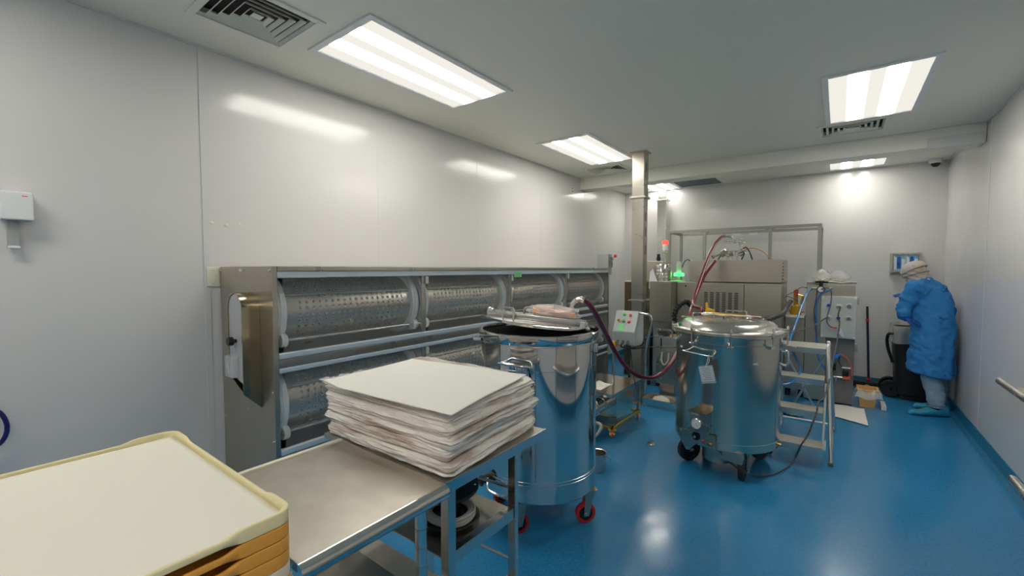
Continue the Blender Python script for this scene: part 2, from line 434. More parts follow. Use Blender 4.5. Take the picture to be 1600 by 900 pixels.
# air grilles: nested square louvres
vl = ['white square louvred ceiling grille beside the nearest light, at top left', 'louvred ceiling grille just beyond the light left of the column', 'louvred ceiling grille between the right-hand light and the beam']
for i, (x, y, wx, wy) in enumerate(vents):
    t = thing('ceiling_vent', vl[i], 'ceiling vent', (x, y, ZC), 'louvred air grilles in the ceiling')
    f = MB()
    for s_ in (-1, 1):
        f.box((x - wx / 2, y + s_ * (wy / 2 - .018) - .018, ZC - .008), (x + wx / 2, y + s_ * (wy / 2 - .018) + .018, ZC + .003), .002)
        f.box((x + s_ * (wx / 2 - .018) - .018, y - wy / 2 + .0365, ZC - .008), (x + s_ * (wx / 2 - .018) + .018, y + wy / 2 - .0365, ZC + .003), .002)
    f.build('frame', 'ceiling', t)
    f = MB()
    for k in range(5):
        a = 1 - (k + .02) / 5.6; b = a - .075
        X0, Y0, X1, Y1 = (wx / 2 - .03) * a, (wy / 2 - .03) * a, (wx / 2 - .03) * b, (wy / 2 - .03) * b
        zt, zb = ZC + .010, ZC - .007
        for q in range(4):
            ca = [(-X0, -Y0), (X0, -Y0), (X0, Y0), (-X0, Y0)]; cb = [(-X1, -Y1), (X1, -Y1), (X1, Y1), (-X1, Y1)]
            p, p2 = ca[q], ca[(q + 1) % 4]; r_, r2 = cb[q], cb[(q + 1) % 4]
            bm = f.bm
            v = [bm.verts.new((x + p[0], y + p[1], zb)), bm.verts.new((x + p2[0], y + p2[1], zb)), bm.verts.new((x + r2[0], y + r2[1], zt)), bm.verts.new((x + r_[0], y + r_[1], zt))]
            v2 = [bm.verts.new(u.co + Vector((0, 0, .003))) for u in v]
            bm.faces.new(v); bm.faces.new(v2[::-1])
            for e in range(4): bm.faces.new((v[e], v[(e + 1) % 4], v2[(e + 1) % 4], v2[e]))
    f.box((x - wx * .05, y - wy * .05, ZC + .002), (x + wx * .05, y + wy * .05, ZC + .006))
    f.build('louvre', 'ceiling', t)
    MB().box((x - wx / 2 + .031, y - wy / 2 + .031, ZC + .045), (x + wx / 2 - .031, y + wy / 2 - .031, ZC + .12)).build('duct_opening', 'dark', t)
t = thing('return_grille', 'dark grey filter grille in the ceiling in front of the back wall', 'ceiling vent', (-1.72, 6.85, ZC))
f = MB()
for a, b in (((-2.05, 6.54), (-1.39, 6.57)), ((-2.05, 7.12), (-1.39, 7.15)), ((-2.05, 6.57), (-2.02, 7.12)), ((-1.42, 6.57), (-1.39, 7.12))):
    f.box((*a, ZC - .008), (*b, ZC + .004), .002)
f.build('frame', 'white', t)
f = MB()
for k in range(26): f.box((-2.019, 6.58 + k * .021, ZC - .003), (-1.421, 6.590 + k * .021, ZC + .012))
f.build('slat', 'filter', t)
MB().box((-2.019, 6.571, ZC + .03), (-1.421, 7.119, ZC + .05)).build('filter_pad', 'dark', t)
t = thing('security_camera', 'small white dome camera on the ceiling in the far right corner', 'security camera', (.87, 7.08, ZC))
MB().lathe([(0, 0), (.062, 0), (.062, -.035), (.045, -.05)], (.87, 7.08, ZC), 24).build('housing', 'white', t)
MB().lathe([(.044, -.045), (.040, -.07), (.022, -.088), (0, -.092)], (.87, 7.08, ZC), 20).build('dome', 'black', t)
tag(MB().lathe([(0, 0), (.045, 0), (.045, -.006), (.02, -.022), (0, -.022)], (-.98, 4.05, ZC), 20).build('ceiling_sprinkler', 'ceiling'), 'small round cover plate alone in the middle of the ceiling', 'sprinkler cover')

# ------------------------------------------------------------------ wall fittings
t = thing('paper_dispenser', 'white box on the left wall with a grey strip hanging below it', 'dispenser', (XL, .235, 1.72))
MB().box((XL, .185, 1.715), (XL + .075, .285, 1.84), .008).build('housing', 'white', t)
MB().box((XL + .012, .205, 1.595), (XL + .040, .240, 1.716), .004).build('strip', 'grey', t)
MB().box((XL + .010, .203, 1.590), (XL + .044, .242, 1.602), .003).build('strip_end', 'white', t)
MB().box((XL + .0745, .250, 1.819), (XL + .0755, .268, 1.823)).build('printed_mark', 'redorange', t)
t = thing('wall_plate', 'blank ivory plate on the left wall beside the dryer end panel', 'wall plate', (XL, 1.0, 1.455))
MB().box((XL, .965, 1.395), (XL + .008, 1.034, 1.51), .003).build('plate', 'ivory', t)
for z in (1.413, 1.492): MB().cyl((XL + .007, .998, z), (XL + .0095, .998, z), .004, seg=10).build('screw', 'alu', t)
for k, (y, z) in enumerate(((1.003, 1.772), (1.077, 1.763), (1.151, 1.773))):
    tag(MB().lathe([(0, 0), (.011, 0), (.008, .002), (0, .003)], (XL, y, z), 14, (1, 0, 0)).build('wall_plug', 'ivory'),
        'filled screw hole, %s of three in a row on the left wall' % ('leftmost', 'middle one', 'rightmost')[k], 'wall plug', 'filled holes on the left wall')
t = thing('wall_outlet', 'small grey socket high on the left wall near the beam', 'outlet', (XL, 5.33, 2.58))
MB().box((XL, 5.30, 2.54), (XL + .006, 5.36, 2.63), .002).build('plate', 'white', t)
for z in (2.565, 2.605): MB().box((XL + .005, 5.318, z - .012), (XL + .009, 5.342, z + .012), .002).build('socket', 'greydark', t)
t = thing('hose_loop', 'dark blue hose loop at the left edge of the picture', 'hose', (XL + .02, .12, .8))
MB().tube([(XL + .03, .10, .90), (XL + .04, .155, .872), (XL + .04, .176, .80), (XL + .04, .155, .735), (XL + .03, .09, .70), (XL + .03, .0, .72), (XL + .02, -.03, .80), (XL + .03, .0, .88)], .009, closed=True).build('hose', 'navyhose', t)
MB().box((XL, .0, .89), (XL + .05, .05, .92), .004).build('hook', 'alu', t)

# ------------------------------------------------------------------ tumble dryer along the left wall
XF = -2.30
D = thing('tumble_dryer', 'long stainless drum dryer with two tiers of perforated drums along the left wall', 'tumble dryer', (-2.63, 3.05, 0))
p = MB().box((XL + .01, 1.035, .02), (XF, 1.060, 1.512), .002)
p.build('end_panel', 'sheet', D)
b = MB()
for x, z in ((-2.94, 1.49), (-2.63, 1.49), (-2.32, 1.49), (-2.32, .86), (-2.32, .60), (-2.93, .62), (-2.61, .72), (-2.50, .80)): b.cyl((x, 1.0355, z), (x, 1.028, z), .006, seg=10)
split(b, 'panel_bolts', 'alu', D)
MB().box((-2.68, 1.0295, 1.484), (-2.655, 1.0345, 1.500), .001).build('sticker', 'white', D)
MB().box((XL + .01, 5.06, .02), (XF, 5.085, 1.512), .002).build('end_panel', 'sheet', D)
MB().box((XL + .012, 1.06, .02), (XL + .026, 5.06, 1.49)).build('back_panel', 'sheet', D)
MB().box((XL + .02, 1.06, 1.487), (XF + .005, 5.06, 1.513), .004).build('top_rail', 'brush', D)
MB().box((XF - .012, 1.061, 1.452), (XF + .002, 5.059, 1.486), .003).build('top_strip', 'paint_alu', D)
# middle and lower shelf beams: strip, steel, strip
for z0 in (.968, .46):
    MB().box((XF - .030, 1.061, z0 + .062), (XF + .004, 5.059, z0 + .092), .006).build('rail_strip', 'paint_alu', D)
    MB().box((XL + .03, 1.061, z0 + .016), (XF - .004, 5.059, z0 + .060), .004).build('cross_beam', 'brush', D)
    MB().box((XF - .030, 1.061, z0 - .012), (XF + .004, 5.059, z0 + .014), .006).build('rail_strip', 'paint_alu', D)
MB().box((XL + .03, 1.061, .02), (XF - .05, 5.059, .42), .004).build('base_cabinet', 'sheet', D)
for y in (1.30, 3.05, 4.80):
    for x in (XL + .08, XF - .10): MB().cyl((x, y, 0), (x, y, .03), .03, seg=16).build('foot', 'rubber', D)
# uprights between the drums and the clear front sheets
for k in range(1, 4):
    y = 1.06 + k
    for z0, z1 in ((1.062, 1.45), (.556, .955)):
        MB().box((XF - .030, y - .018, z0), (XF - .018, y + .018, z1), .002).build('upright', 'brush', D)
        MB().box((XF - .017, y + .006, z1 - .055), (XF - .004, y + .034, z1 - .002), .002).build('bracket', 'ivory', D)
for z0, z1 in ((1.064, 1.45), (.556, .955)):
    for k in range(4):
        y = 1.06 + k
        MB().box((XF - .010, y + .03, z0), (XF - .0085, y + .99, z1)).build('clear_door', 'pane', D)
# drums
CX = -2.55
def drum(y0, zc):
    R = .183
    d = MB().lathe([(R, .03), (R, .93)], (CX, y0, zc), 96, (0, 1, 0)).build('drum', 'perf', D, origin=(CX, y0, zc))
    for yy, w_ in ((.004, .046), (.905, .050)):
        f = MB(); Ro, Ri = R + .029, R - .014
        f.lathe([(Ri, 0), (Ro, 0), (Ro, w_), (Ri, w_), (Ri, 0)], (CX, y0 + yy, zc), 72, (0, 1, 0))
        f.lathe([(Ro, w_ * .35), (Ro + .004, w_ * .35), (Ro + .004, w_ * .65), (Ro, w_ * .65)], (CX, y0 + yy, zc), 72, (0, 1, 0))
        for k in range(24):
            a = 2 * PI * k / 24
            f.cyl((CX + (R + .010) * math.cos(a), y0 + yy - .002, zc + (R + .004) * math.sin(a)), (CX + (R + .004) * math.cos(a), y0 + yy + w_ + .002, zc + (R + .004) * math.sin(a)), .004, seg=8)
        f.build('end_ring', 'milk', d)
        # solid dished end
    MB().lathe([(.05, 0), (R - .02, .0), (R - .02, .006), (.05, .006), (.05, 0)], (CX, y0 + .94, zc), 48, (0, 1, 0)).build('end_disc', 'milk', d)
    rb = MB()
    for k in range(4):
        a = .5 + PI / 2 * k
        rb.cyl((CX + (R + .008) * math.cos(a), y0 + .045, zc + (R + .008) * math.sin(a)), (CX + (R + .008) * math.cos(a), y0 + .92, zc + (R + .008) * math.sin(a)), .006, seg=8)
    rb.build('tie_rod', 'brush', d)
    # roller shaft in front, below
    zr = zc - .150; xr = CX + .172
    s_ = MB().cyl((xr, y0 - .02, zr), (xr, y0 + .99, zr), .0085, seg=14).build('roller_shaft', 'tube', D)
    for yy in (.028, .925):
        MB().lathe([(.009, -.004), (.034, -.004), (.038, 0), (.038, .026), (.034, .030), (.009, .030), (.009, -.004)], (xr, y0 + yy, zr), 28, (0, 1, 0)).build('roller', 'milk', s_)
    xr2 = CX - .172
    s_ = MB().cyl((xr2, y0 - .02, zr), (xr2, y0 + .99, zr), .0085, seg=12).build('roller_shaft', 'tube', D)
    for yy in (.028, .925):
        MB().lathe([(.009, 0), (.038, 0), (.038, .026), (.009, .026), (.009, 0)], (xr2, y0 + yy, zr), 24, (0, 1, 0)).build('roller', 'milk', s_)
for tier in (1.265, .765):
    for k in range(4): drum(1.075 + k * 1.0, tier)
# residue of gelatin net inside some drums, red tags
for y in (1.62, 1.78, 1.52):
    pass
# belt cover on the end panel
Yc0, Yc1 = .945, 1.034
xa, xb = -2.625, -2.442
def cov(ins, za, zb_, n=24):
    cx = (xa + xb) / 2; R = (xb - xa) / 2 - ins
    pts = [(xa + ins, za)]
    for k in range(n + 1):
        a = PI - PI * k / n; pts.append((cx + R * math.cos(a), 1.285 + R * math.sin(a)))
    return pts + [(xb - ins, zb_)]
f = MB(); bm = f.bm
A = [bm.verts.new((x, Yc0, z)) for x, z in cov(0, .925, .848)]; B = [bm.verts.new((x, Yc1, z)) for x, z in cov(0, .82, .758)]
A2 = [bm.verts.new((x, Yc0, z)) for x, z in cov(.006, .935, .860)]; B2 = [bm.verts.new((x, Yc1, z)) for x, z in cov(.006, .83, .768)]
N = len(A)
for k in range(N):
    k2 = (k + 1) % N
    bm.faces.new((A[k], A[k2], B[k2], B[k])); bm.faces.new((A2[k2], A2[k], B2[k], B2[k2])); bm.faces.new((A[k2], A[k], A2[k], A2[k2])); bm.faces.new((B[k], B[k2], B2[k2], B2[k]))
bc = f.build('belt_cover', 'bronze', D, angle=25)
MB().poly([(x, Yc0 + .006, z) for x, z in cov(.007, .936, .90)], (0, .004, 0)).build('cover_face', 'lexan', bc)
f = MB().cyl((-2.535, Yc0 - .02, 1.12), (-2.535, Yc0 + .006, 1.12), .010, seg=14).cyl((-2.535, Yc0 - .035, 1.12), (-2.535, Yc0 - .008, 1.12), .024, seg=8, bev=.004)
f.build('knob', 'black', bc)
MB().box((-2.60, Yc0 - .03, .93), (-2.50, Yc0 + .005, 1.04), .006).build('window_lip', 'bag', bc)
f = MB().cyl((xa - .014, Yc0 + .03, .99), (xa - .014, Yc0 + .03, 1.20), .006, seg=10); f.box((xa - .024, Yc0 + .018, 1.195), (xa - .001, Yc0 + .042, 1.225), .003); f.box((xa - .024, Yc0 + .018, .97), (xa - .001, Yc0 + .042, 1.0), .003)
f.build('hinge', 'white', bc)
t = MB().box((XF + .0045, 3.09, 1.425), (XF + .006, 3.20, 1.475)); 
o = t.build('green_label', 'greensign', D)
for k in range(2):
    y = 3.105; MB().box((XF + .006, y, 1.438 + k * .014), (XF + .0065, y + .075, 1.441 + k * .014)).build('label_line', 'ink', o)
# reddish and green residue seen on the drums
for k, y in enumerate((1.62, 1.76, 1.90)): 
    pass
# disconnect switch beyond the dryer
t = thing('switch_box', 'grey electrical disconnect box with red lever at the far end of the dryer', 'switch box', (-2.62, 5.55, 0))
MB().box((-2.66, 5.50, 1.42), (-2.50, 5.62, 1.70), .006).build('housing', 'grey', t)
MB().box((-2.497, 5.54, 1.52), (-2.470, 5.58, 1.66), .004).build('switch_plate', 'greydark', t)
MB().cyl((-2.475, 5.56, 1.60), (-2.43, 5.56, 1.665), .007, seg=10).build('lever', 'alu', t)
MB().sphere((-2.425, 5.56, 1.672), .022, 14).build('lever_knob', 'red', t)
f = MB()
f.cyl((-2.60, 5.56, 0.0), (-2.60, 5.56, 1.42), .014, seg=12); f.cyl((-2.54, 5.56, 0.0), (-2.54, 5.56, 1.42), .010, seg=12)
split(f, 'conduit', 'alu', t)
MB().box((-2.66, 5.50, 0), (-2.48, 5.62, .012), .002).build('base_plate', 'alu', t)

# ------------------------------------------------------------------ square steel column ducts
t = thing('steel_column', 'tall square stainless column from ceiling to floor in the middle of the room', 'column', (-1.785, 4.74, 0))
MB().box((-1.85, 4.67, 2.28), (-1.715, 4.80, ZC), .003).build('upper_section', 'brush', t)
MB().box((-1.848, 4.672, 1.15), (-1.717, 4.798, 2.28), .003).build('shaft', 'brush', t)
MB().box((-1.845, 4.675, 0), (-1.725, 4.795, 1.15), .003).build('lower_section', 'brush', t)
MB().box((-1.868, 4.652, 2.27), (-1.697, 4.818, 2.292), .003).build('flange', 'brush', t)
MB().box((-1.875, 4.645, 1.142), (-1.690, 4.825, 1.158), .003).build('flange', 'brush', t)
MB().box((-1.870, 4.650, ZC - .012), (-1.695, 4.820, ZC), .002).build('ceiling_flange', 'sheet', t)
MB().box((-1.90, 4.62, 0), (-1.67, 4.85, .012), .002).build('base_plate', 'sheet', t)
f = MB()
for z in (2.56, 2.02, 1.66, 1.86): f.box((-1.7155, 4.72, z), (-1.7135, 4.75, z + .10))
split(f, 'side_slot', 'greydark', t)
t = thing('steel_column', 'slimmer square steel column against the back wall behind the machine', 'column', (-2.27, 7.03, 0))
MB().box((-2.34, 6.97, 0), (-2.20, 7.09, 2.60), .003).build('shaft', 'satin', t)
MB().box((-2.33, 6.98, 2.60), (-2.21, 7.08, ZC), .003).build('upper_section', 'satin', t)
MB().box((-2.36, 6.95, 2.575), (-2.18, 7.11, 2.595), .003).build('flange', 'brush', t)

# ------------------------------------------------------------------ foreground work table
TX0, TX1, TY0, TY1, TZ = -1.372, -.862, .425, .842, .90
T = thing('work_table', 'empty brushed steel work table with rolled front edge in the foreground', 'table', (-1.1, .63, 0))
f = MB().box((TX0, TY0, TZ - .022), (TX1, TY1, TZ), .003)
f.build('tabletop', 'table', T)
f = MB().box((TX0 - .018, TY0, TZ - .03), (TX0, TY1, TZ + .006), .003); f.build('back_edge', 'ivory', T)
f = MB().cyl((TX1 - .004, TY0, TZ - .021), (TX1 - .004, TY1 - .002, TZ - .021), .021, seg=28); f.build('rolled_edge', 'tube', T)
for x in (TX0 + .06, TX1 - .055):
    for y in (TY0 + .05, TY1 - .045):
        f = MB().cyl((x, y, .03), (x, y, TZ - .02), .0165, seg=20)
        lg = f.build('leg', 'tube', T)
        MB().cyl((x, y, 0), (x, y, .035), .021, seg=18).build('foot', 'rubber', lg)
        g = MB()
        for z in [.1 + .052 * k for k in range(14)]: g.lathe([(.0166, 0), (.0171, .001), (.0166, .002)], (x, y, z), 20)
        g.build('groove', 'greydark', lg)
f = MB().box((TX0 + .03, TY0 + .02, .545), (TX1 - .03, TY1 - .02, .56), .003); f.build('undershelf', 'sheet', T)
f = MB().box((TX0 + .03, TY0 + .02, .235), (TX1 - .03, TY1 - .02, .25), .003); f.build('undershelf', 'sheet', T)

# ------------------------------------------------------------------ tray tower
NX0, NX1, NY0, NY1 = -1.483, -.812, -.14, .398
def tray(name, label, z, m, i):
    """z = top of the raised corners"""
    t = thing(name, label, 'tray', ((NX0 + NX1) / 2, (NY0 + NY1) / 2, z - .0262), 'stacked drying trays')
    cx, cy = (NX0 + NX1) / 2, (NY0 + NY1) / 2; hx, hy = (NX1 - NX0) / 2, (NY1 - NY0) / 2; rc = .035
    # outline with rounded corners, sampled densely; rim height dips between the corners
    pts = []
    def edge(p, q, n):
        for k in range(n): pts.append((p[0] + (q[0] - p[0]) * k / n, p[1] + (q[1] - p[1]) * k / n))
    def arc(ccx, ccy, a0, n=8):
        for k in range(n): a = a0 + PI / 2 * k / n; pts.append((ccx + rc * math.cos(a), ccy + rc * math.sin(a)))
    edge((hx, -hy + rc), (hx, hy - rc), 60); arc(hx - rc, hy - rc, 0); edge((hx - rc, hy), (-hx + rc, hy), 40); arc(-hx + rc, hy - rc, PI / 2)
    edge((-hx, hy - rc), (-hx, -hy + rc), 40); arc(-hx + rc, -hy + rc, PI); edge((-hx + rc, -hy), (hx - rc, -hy), 40); arc(hx - rc, -hy + rc, 1.5 * PI)
    def up_(x, y):
        d = max(hx - abs(x), hy - abs(y)); t_ = min(1, max(0, (d - .085) / .035)); t_ = t_ * t_ * (3 - 2 * t_)
        return 1 - t_
    f = MB(); bm = f.bm
    prof = [(-.014, -.0205, -.0205), (-.004, -.0208, -.0262), (0, -.0175, -.0245), (0, -.0105, -.003), (-.001, -.0082, -.0008), (-.0035, -.0074, 0), (-.0068, -.0082, -.0008), (-.0082, -.0105, -.003), (-.0100, -.0190, -.0188)]
    rings = []                     # inset, height between corners, height at the raised corners
    for ins, zm, zc_ in prof:
        ring = []
        for x, y in pts:
            u_ = up_(x, y); sx, sy = (hx + ins) / hx, (hy + ins) / hy
            ring.append(bm.verts.new((cx + x * sx, cy + y * sy, z + zm + (zc_ - zm) * u_)))
        rings.append(ring)
    n_ = len(pts)
    for A, B in zip(rings, rings[1:]):
        for k in range(n_): bm.faces.new((A[k], A[(k + 1) % n_], B[(k + 1) % n_], B[k]))
    bm.faces.new(rings[-1])
    bm.faces.new(rings[0][::-1])
    f.build('rim', m, t, angle=50)
    return t
cols = ['tray_cream', 'tray_orange', 'tray_orange', 'tray_orange', 'tray_buff', 'tray_orange', 'tray_cream', 'tray_orange']
labs = ['cream plastic tray at the top of the foreground tray stack, holding a sheet of paper', 'orange tray directly under the cream top tray in the foreground stack',
        'orange tray, second below the cream top tray', 'orange tray, third below the cream top tray', 'pale buff tray, fifth from the top of the foreground stack', 'orange tray, sixth from the top of the foreground stack']
for i in range(6): tray('drying_tray', labs[i], 1.050 - .0265 * i, cols[i], i)
# the paper lining the top tray
def trayp(u, v):
    x = NX0 + .015 + (NX1 - NX0 - .030) * u; y = NY0 + .015 + (NY1 - NY0 - .030) * v
    e = max(0, 1 - min(u, 1 - u) / .07) ** 2 * .006 + max(0, 1 - min(v, 1 - v) / .07) ** 2 * .006
    return (x, y, 1.050 - .0178 + e * .45 + .001 * noise.noise(Vector((x * 6, y * 6, 2))))
tag(MB().grid(trayp, 50, 40).build('paper_sheet', 'paper', solid=.0012), 'large cream paper sheet lying in the top tray of the foreground stack', 'paper', 'loose top sheets')
t = thing('tray_stand', 'low steel stand under the foreground stack of trays', 'stand', (-1.15, .13, 0))
MB().box((NX0 + .01, NY0 + .01, .868), (NX1 - .01, NY1 - .01, .8905), .003).build('shelf', 'sheet', t)
for x in (NX0 + .05, NX1 - .05):
    for y in (NY0 + .05, NY1 - .05): MB().cyl((x, y, 0), (x, y, .869), .014, seg=14).build('leg', 'tube', t)

# ------------------------------------------------------------------ shelf cart under the paper stack
T = thing('shelf_cart', 'open steel shelf cart on square legs carrying the wrapped paper stack', 'cart', (-1.22, 1.13, 0))
KX0, KX1, KY0, KY1, KZ = -1.53, -.885, .862, 1.395, .885
MB().box((KX0, KY0, KZ - .018), (KX1, KY1, KZ), .003).build('top_shelf', 'table', T)
f = MB().box((KX1 - .005, KY0, KZ - .034), (KX1 + .001, KY1, KZ + .001), .001); f.build('top_lip', 'tube', T)
for x in (KX0 + .022, KX1 - .020):
    for y in (KY0 + .030, KY1 - .030 if x < -1.2 else 1.212):
        lg = MB().box((x - .016, y - .016 if y < 1 else y - .010, 0.02), (x + .016, y + .016 if y < 1 else y + .010, KZ - .018), .002).build('leg', 'satin', T)
        MB().cyl((x, y, 0), (x, y, .022), .014, seg=14).build('foot', 'rubber', lg)
SZ = .640
MB().box((KX0 + .02, KY0 + .02, SZ - .004), (KX1 - .037, 1.222, SZ), .001).build('middle_shelf', 'sheet', T)
MB().box((KX1 - .0365, KY0 + .047, SZ - .022), (KX1 - .008, 1.200, SZ + .018), .002).build('shelf_rail', 'satin', T)
MB().cyl((KX0 + .04, 1.232, SZ + .04), (KX1 - .02, 1.222, SZ + .075), .006, seg=10).build('brace', 'satin', T)
MB().box((KX0 + .02, KY0 + .02, .40), (KX1 - .037, 1.05, .404), .001).build('lower_shelf', 'table', T)
MB().box((KX1 - .0365, KY0 + .047, .375), (KX1 - .008, 1.200, .405), .002).build('shelf_rail', 'satin', T)
MB().cyl((KX0 + .04, 1.228, .43), (KX1 - .03, 1.222, .45), .006, seg=10).build('brace', 'satin', T)

# black reel of clear tubing on the middle shelf
cx, cy = -1.040, 1.035
T = thing('tubing_reel', 'black flanged reel with clear tubing on the middle shelf of the cart', 'reel', (cx, cy, SZ))
MB().lathe([(0, 0), (.097, 0), (.100, .004), (.100, .020), (.097, .024), (0, .024)], (cx, cy, SZ + .0005), 48).build('lower_flange', 'black', T)
MB().lathe([(0, .0), (.036, .0), (.028, .045), (.036, .09), (0, .09)], (cx, cy, SZ + .024), 32).build('hub', 'black', T)
q = Quaternion((1, 0, 0), .10) @ Quaternion((0, 1, 0), .05)
ax = q @ Vector((0, 0, 1))
tf = MB().lathe([(0, 0), (.095, 0), (.098, .003), (.098, .008), (.095, .011), (.024, .011), (.02, .006), (0, .006)], Vector((cx, cy, SZ + .116)), 56, ax).build('upper_flange', 'black', T)
f = MB()
for a in (.6, 2.7, 4.6):
    d = q @ Vector((.085 * math.cos(a), .085 * math.sin(a), .0105)); f.lathe([(0, 0), (.004, 0), (.003, .002), (0, .002)], Vector((cx, cy, SZ + .116)) + d, 10, ax)
split(f, 'rivet', 'alu', tf)
f = MB()
for k in range(9):
    f.tube([(cx + (.085 - .006 * (k % 4)) * math.cos(a) , cy + (.080 - .006 * (k % 4)) * math.sin(a), SZ + .028 + .0045 * (k // 2) + .002 * math.sin(3 * a + k)) for a in [2 * PI * j / 12 for j in range(12)]], .0038, seg=8, closed=True, n=4)
f.build('tubing_coil', 'tubeclear', T)

# ------------------------------------------------------------------ stack of wrapped paper bundles and the loose top sheet
FC, RCn, LCn = Vector((-.873, .872)), Vector((-.922, 1.415)), Vector((-1.535, .868))
BCn = RCn + LCn - FC
def bundle(i, z0, z1, sh, label):
    nu = 220; nv = 16
    o1 = Vector((random.uniform(-.008, .008), random.uniform(-.008, .008))) + Vector(sh)
    sc1 = 1 - random.uniform(0, .03)
    cen = (FC + BCn) / 2 + o1
    cs = [cen + (c - (FC + BCn) / 2) * sc1 for c in (FC, RCn, BCn, LCn)]
    per = []
    for a in range(4):
        p, q_ = cs[a], cs[(a + 1) % 4]
        for k in range(nu // 4): per.append((p + (q_ - p) * (k / (nu // 4)), a))
    f = MB(); bm = f.bm; rings = []
    N = len(per); edgez = []
    for j in range(nv + 1):
        t_ = j / nv; bul = math.sin(PI * t_) ** .6
        ring = []
        for k, (p, a) in enumerate(per):
            ct = (p - cen); L = ct.length
            # corner rounding
            u = (k % (nu // 4)) / (nu // 4); cr = max(0, 1 - min(u, 1 - u) / .06)
            s_ = 1 - .035 * cr * cr
            lay = noise.noise(Vector((p.x * 2.2, p.y * 2.2, t_ * 5 + i * 4.7)))
            fine = noise.noise(Vector((p.x * 9, p.y * 9, t_ * 13 + i * 9.1)))
            fine2 = noise.noise(Vector((p.x * 34, p.y * 34, t_ * 9 + i * 5.3)))
            off = -.012 + .016 * bul + .012 * lay + .006 * fine + .0035 * fine2
            n2 = ct.normalized() * off
            wz = .010 * noise.noise(Vector((p.x * 3.4, p.y * 3.4, i * .35 + 1))) + .0045 * noise.noise(Vector((p.x * 11, p.y * 11, i * 1.1)))
            wz -= .010 * cr * cr * (0 if i == 0 else 1) * .5
            if i == 0: wz *= t_
            z = z0 + (z1 - z0) * t_ + wz
            pp = cen + ct * s_ + n2
            ring.append(bm.verts.new((pp.x, pp.y, max(KZ + .002, z))))
        rings.append(ring)
    for A, B in zip(rings, rings[1:]):
        for k in range(N): bm.faces.new((A[k], A[(k + 1) % N], B[(k + 1) % N], B[k]))
    bm.faces.new(rings[0][::-1]); bm.faces.new(rings[-1])
    return tag(f.build('paper_bundle', 'bundle', angle=70), label, 'paper bundle', 'plastic-wrapped paper bundles')
bl = ['bottom bundle of wrapped paper, lying on the cart top', 'second wrapped paper bundle up from the cart', 'middle wrapped paper bundle of the five',
      'fourth wrapped paper bundle up from the cart', 'uppermost wrapped paper bundle, right under the loose top sheet']
zz = [KZ + .002, .925, .962, .998, 1.034, 1.068]
for i in range(5): bundle(i, zz[i], zz[i + 1] + .003, (-.012 * math.sin(i * 2.1) - .008 * i, .006 * i), bl[i])
tc4 = [Vector((-.885, .888)), Vector((-.985, 1.408)), Vector((-1.575, 1.325)), Vector((-1.50, .845))]
def topsheet(u, v):
    p = (tc4[0] * (1 - u) + tc4[3] * u) * (1 - v) + (tc4[1] * (1 - u) + tc4[2] * u) * v
    z = 1.080 + .006 * noise.noise(Vector((p.x * 3.4, p.y * 3.4, 4 * .35 + 1))) + .003 * noise.noise(Vector((p.x * 8, p.y * 8, 5)))
    z += .012 * max(0, u - .85) / .15 * (1 - v)
    return (p.x, p.y, z)
tag(MB().grid(topsheet, 60, 50).build('paper_sheet', 'papertop', solid=.0022), 'white paper sheet lying on top of the wrapped paper bundles', 'paper', 'loose top sheets')
# torn wrapping at the back-left corner and hanging on the sides
def wrap(u, v):
    x = -1.52 - .11 * u; y = .90 + .20 * v
    return (x + .012 * noise.noise(Vector((u * 4, v * 6, 3))), y, 1.052 + .012 * u + .012 * noise.noise(Vector((u * 3, v * 9, 8))))
tag(MB().grid(wrap, 14, 24).build('plastic_film', 'bag', solid=.0008), 'loose clear plastic film sticking out behind the left side of the paper stack', 'plastic film')
f = MB()
def skirt(u, v):
    p = FC + (LCn - FC) * (.25 + .72 * u); z = KZ + .003 + .045 * v
    return (p.x, p.y - .022 - .014 * noise.noise(Vector((u * 7, v * 2, 1))) - .02 * (1 - v) ** 2, z + .012 * noise.noise(Vector((u * 9, v * 2, 5))) * v)

# ------------------------------------------------------------------ caster helper
def caster(parent, x, y, r, wdt, ang, tyre, hub, top, plate='brass', name='caster'):
    """swivel wheel touching the floor at x, y; top = height of its mounting plate"""
    R3 = rz(ang); ax = R3 @ Vector((1, 0, 0)); fw = R3 @ Vector((0, 1, 0)); c = Vector((x, y, r))
    e = bpy.data.objects.new(name, None); e.parent = parent; e.location = Vector((x, y, 0)) - wloc(parent); C.objects.link(e)
    MB().lathe([(r * .70, 0), (r, wdt * .15), (r, wdt * .85), (r * .70, wdt), (r * .70, 0)], c - ax * wdt / 2, 40, ax).build('tyre', tyre, e)
    MB().lathe([(0, -.001), (r * .22, -.001), (r * .24, wdt * .15), (r * .70, wdt * .12), (r * .70, wdt * .88), (r * .24, wdt * .85), (r * .22, wdt + .001), (0, wdt + .001)], c - ax * wdt / 2, 32, ax).build('wheel_hub', hub, e)
    f = MB(); piv = c + fw * r * .35; piv.z = top
    for s_ in (-1, 1):
        o_ = ax * s_ * (wdt / 2 + .006)
        pts = [c + o_ - fw * .016 + Vector((0, 0, -.014)), c + o_ + fw * .016 + Vector((0, 0, -.014)), piv + o_ + fw * r * .42 - Vector((0, 0, .012)), piv + o_ - fw * r * .42 - Vector((0, 0, .012))]
        f.poly(pts, ax * s_ * .003)
    f.cyl(c - ax * (wdt / 2 + .014), c + ax * (wdt / 2 + .014), .007, seg=10)
    f.obox(piv - Vector((0, 0, .010)), (wdt + .022, r * .9, .005), R3, .001)
    f.obox(piv - Vector((0, 0, .003)), (wdt + .05, wdt + .055, .006), R3, .001)
    f.build('fork', plate, e)
    return e

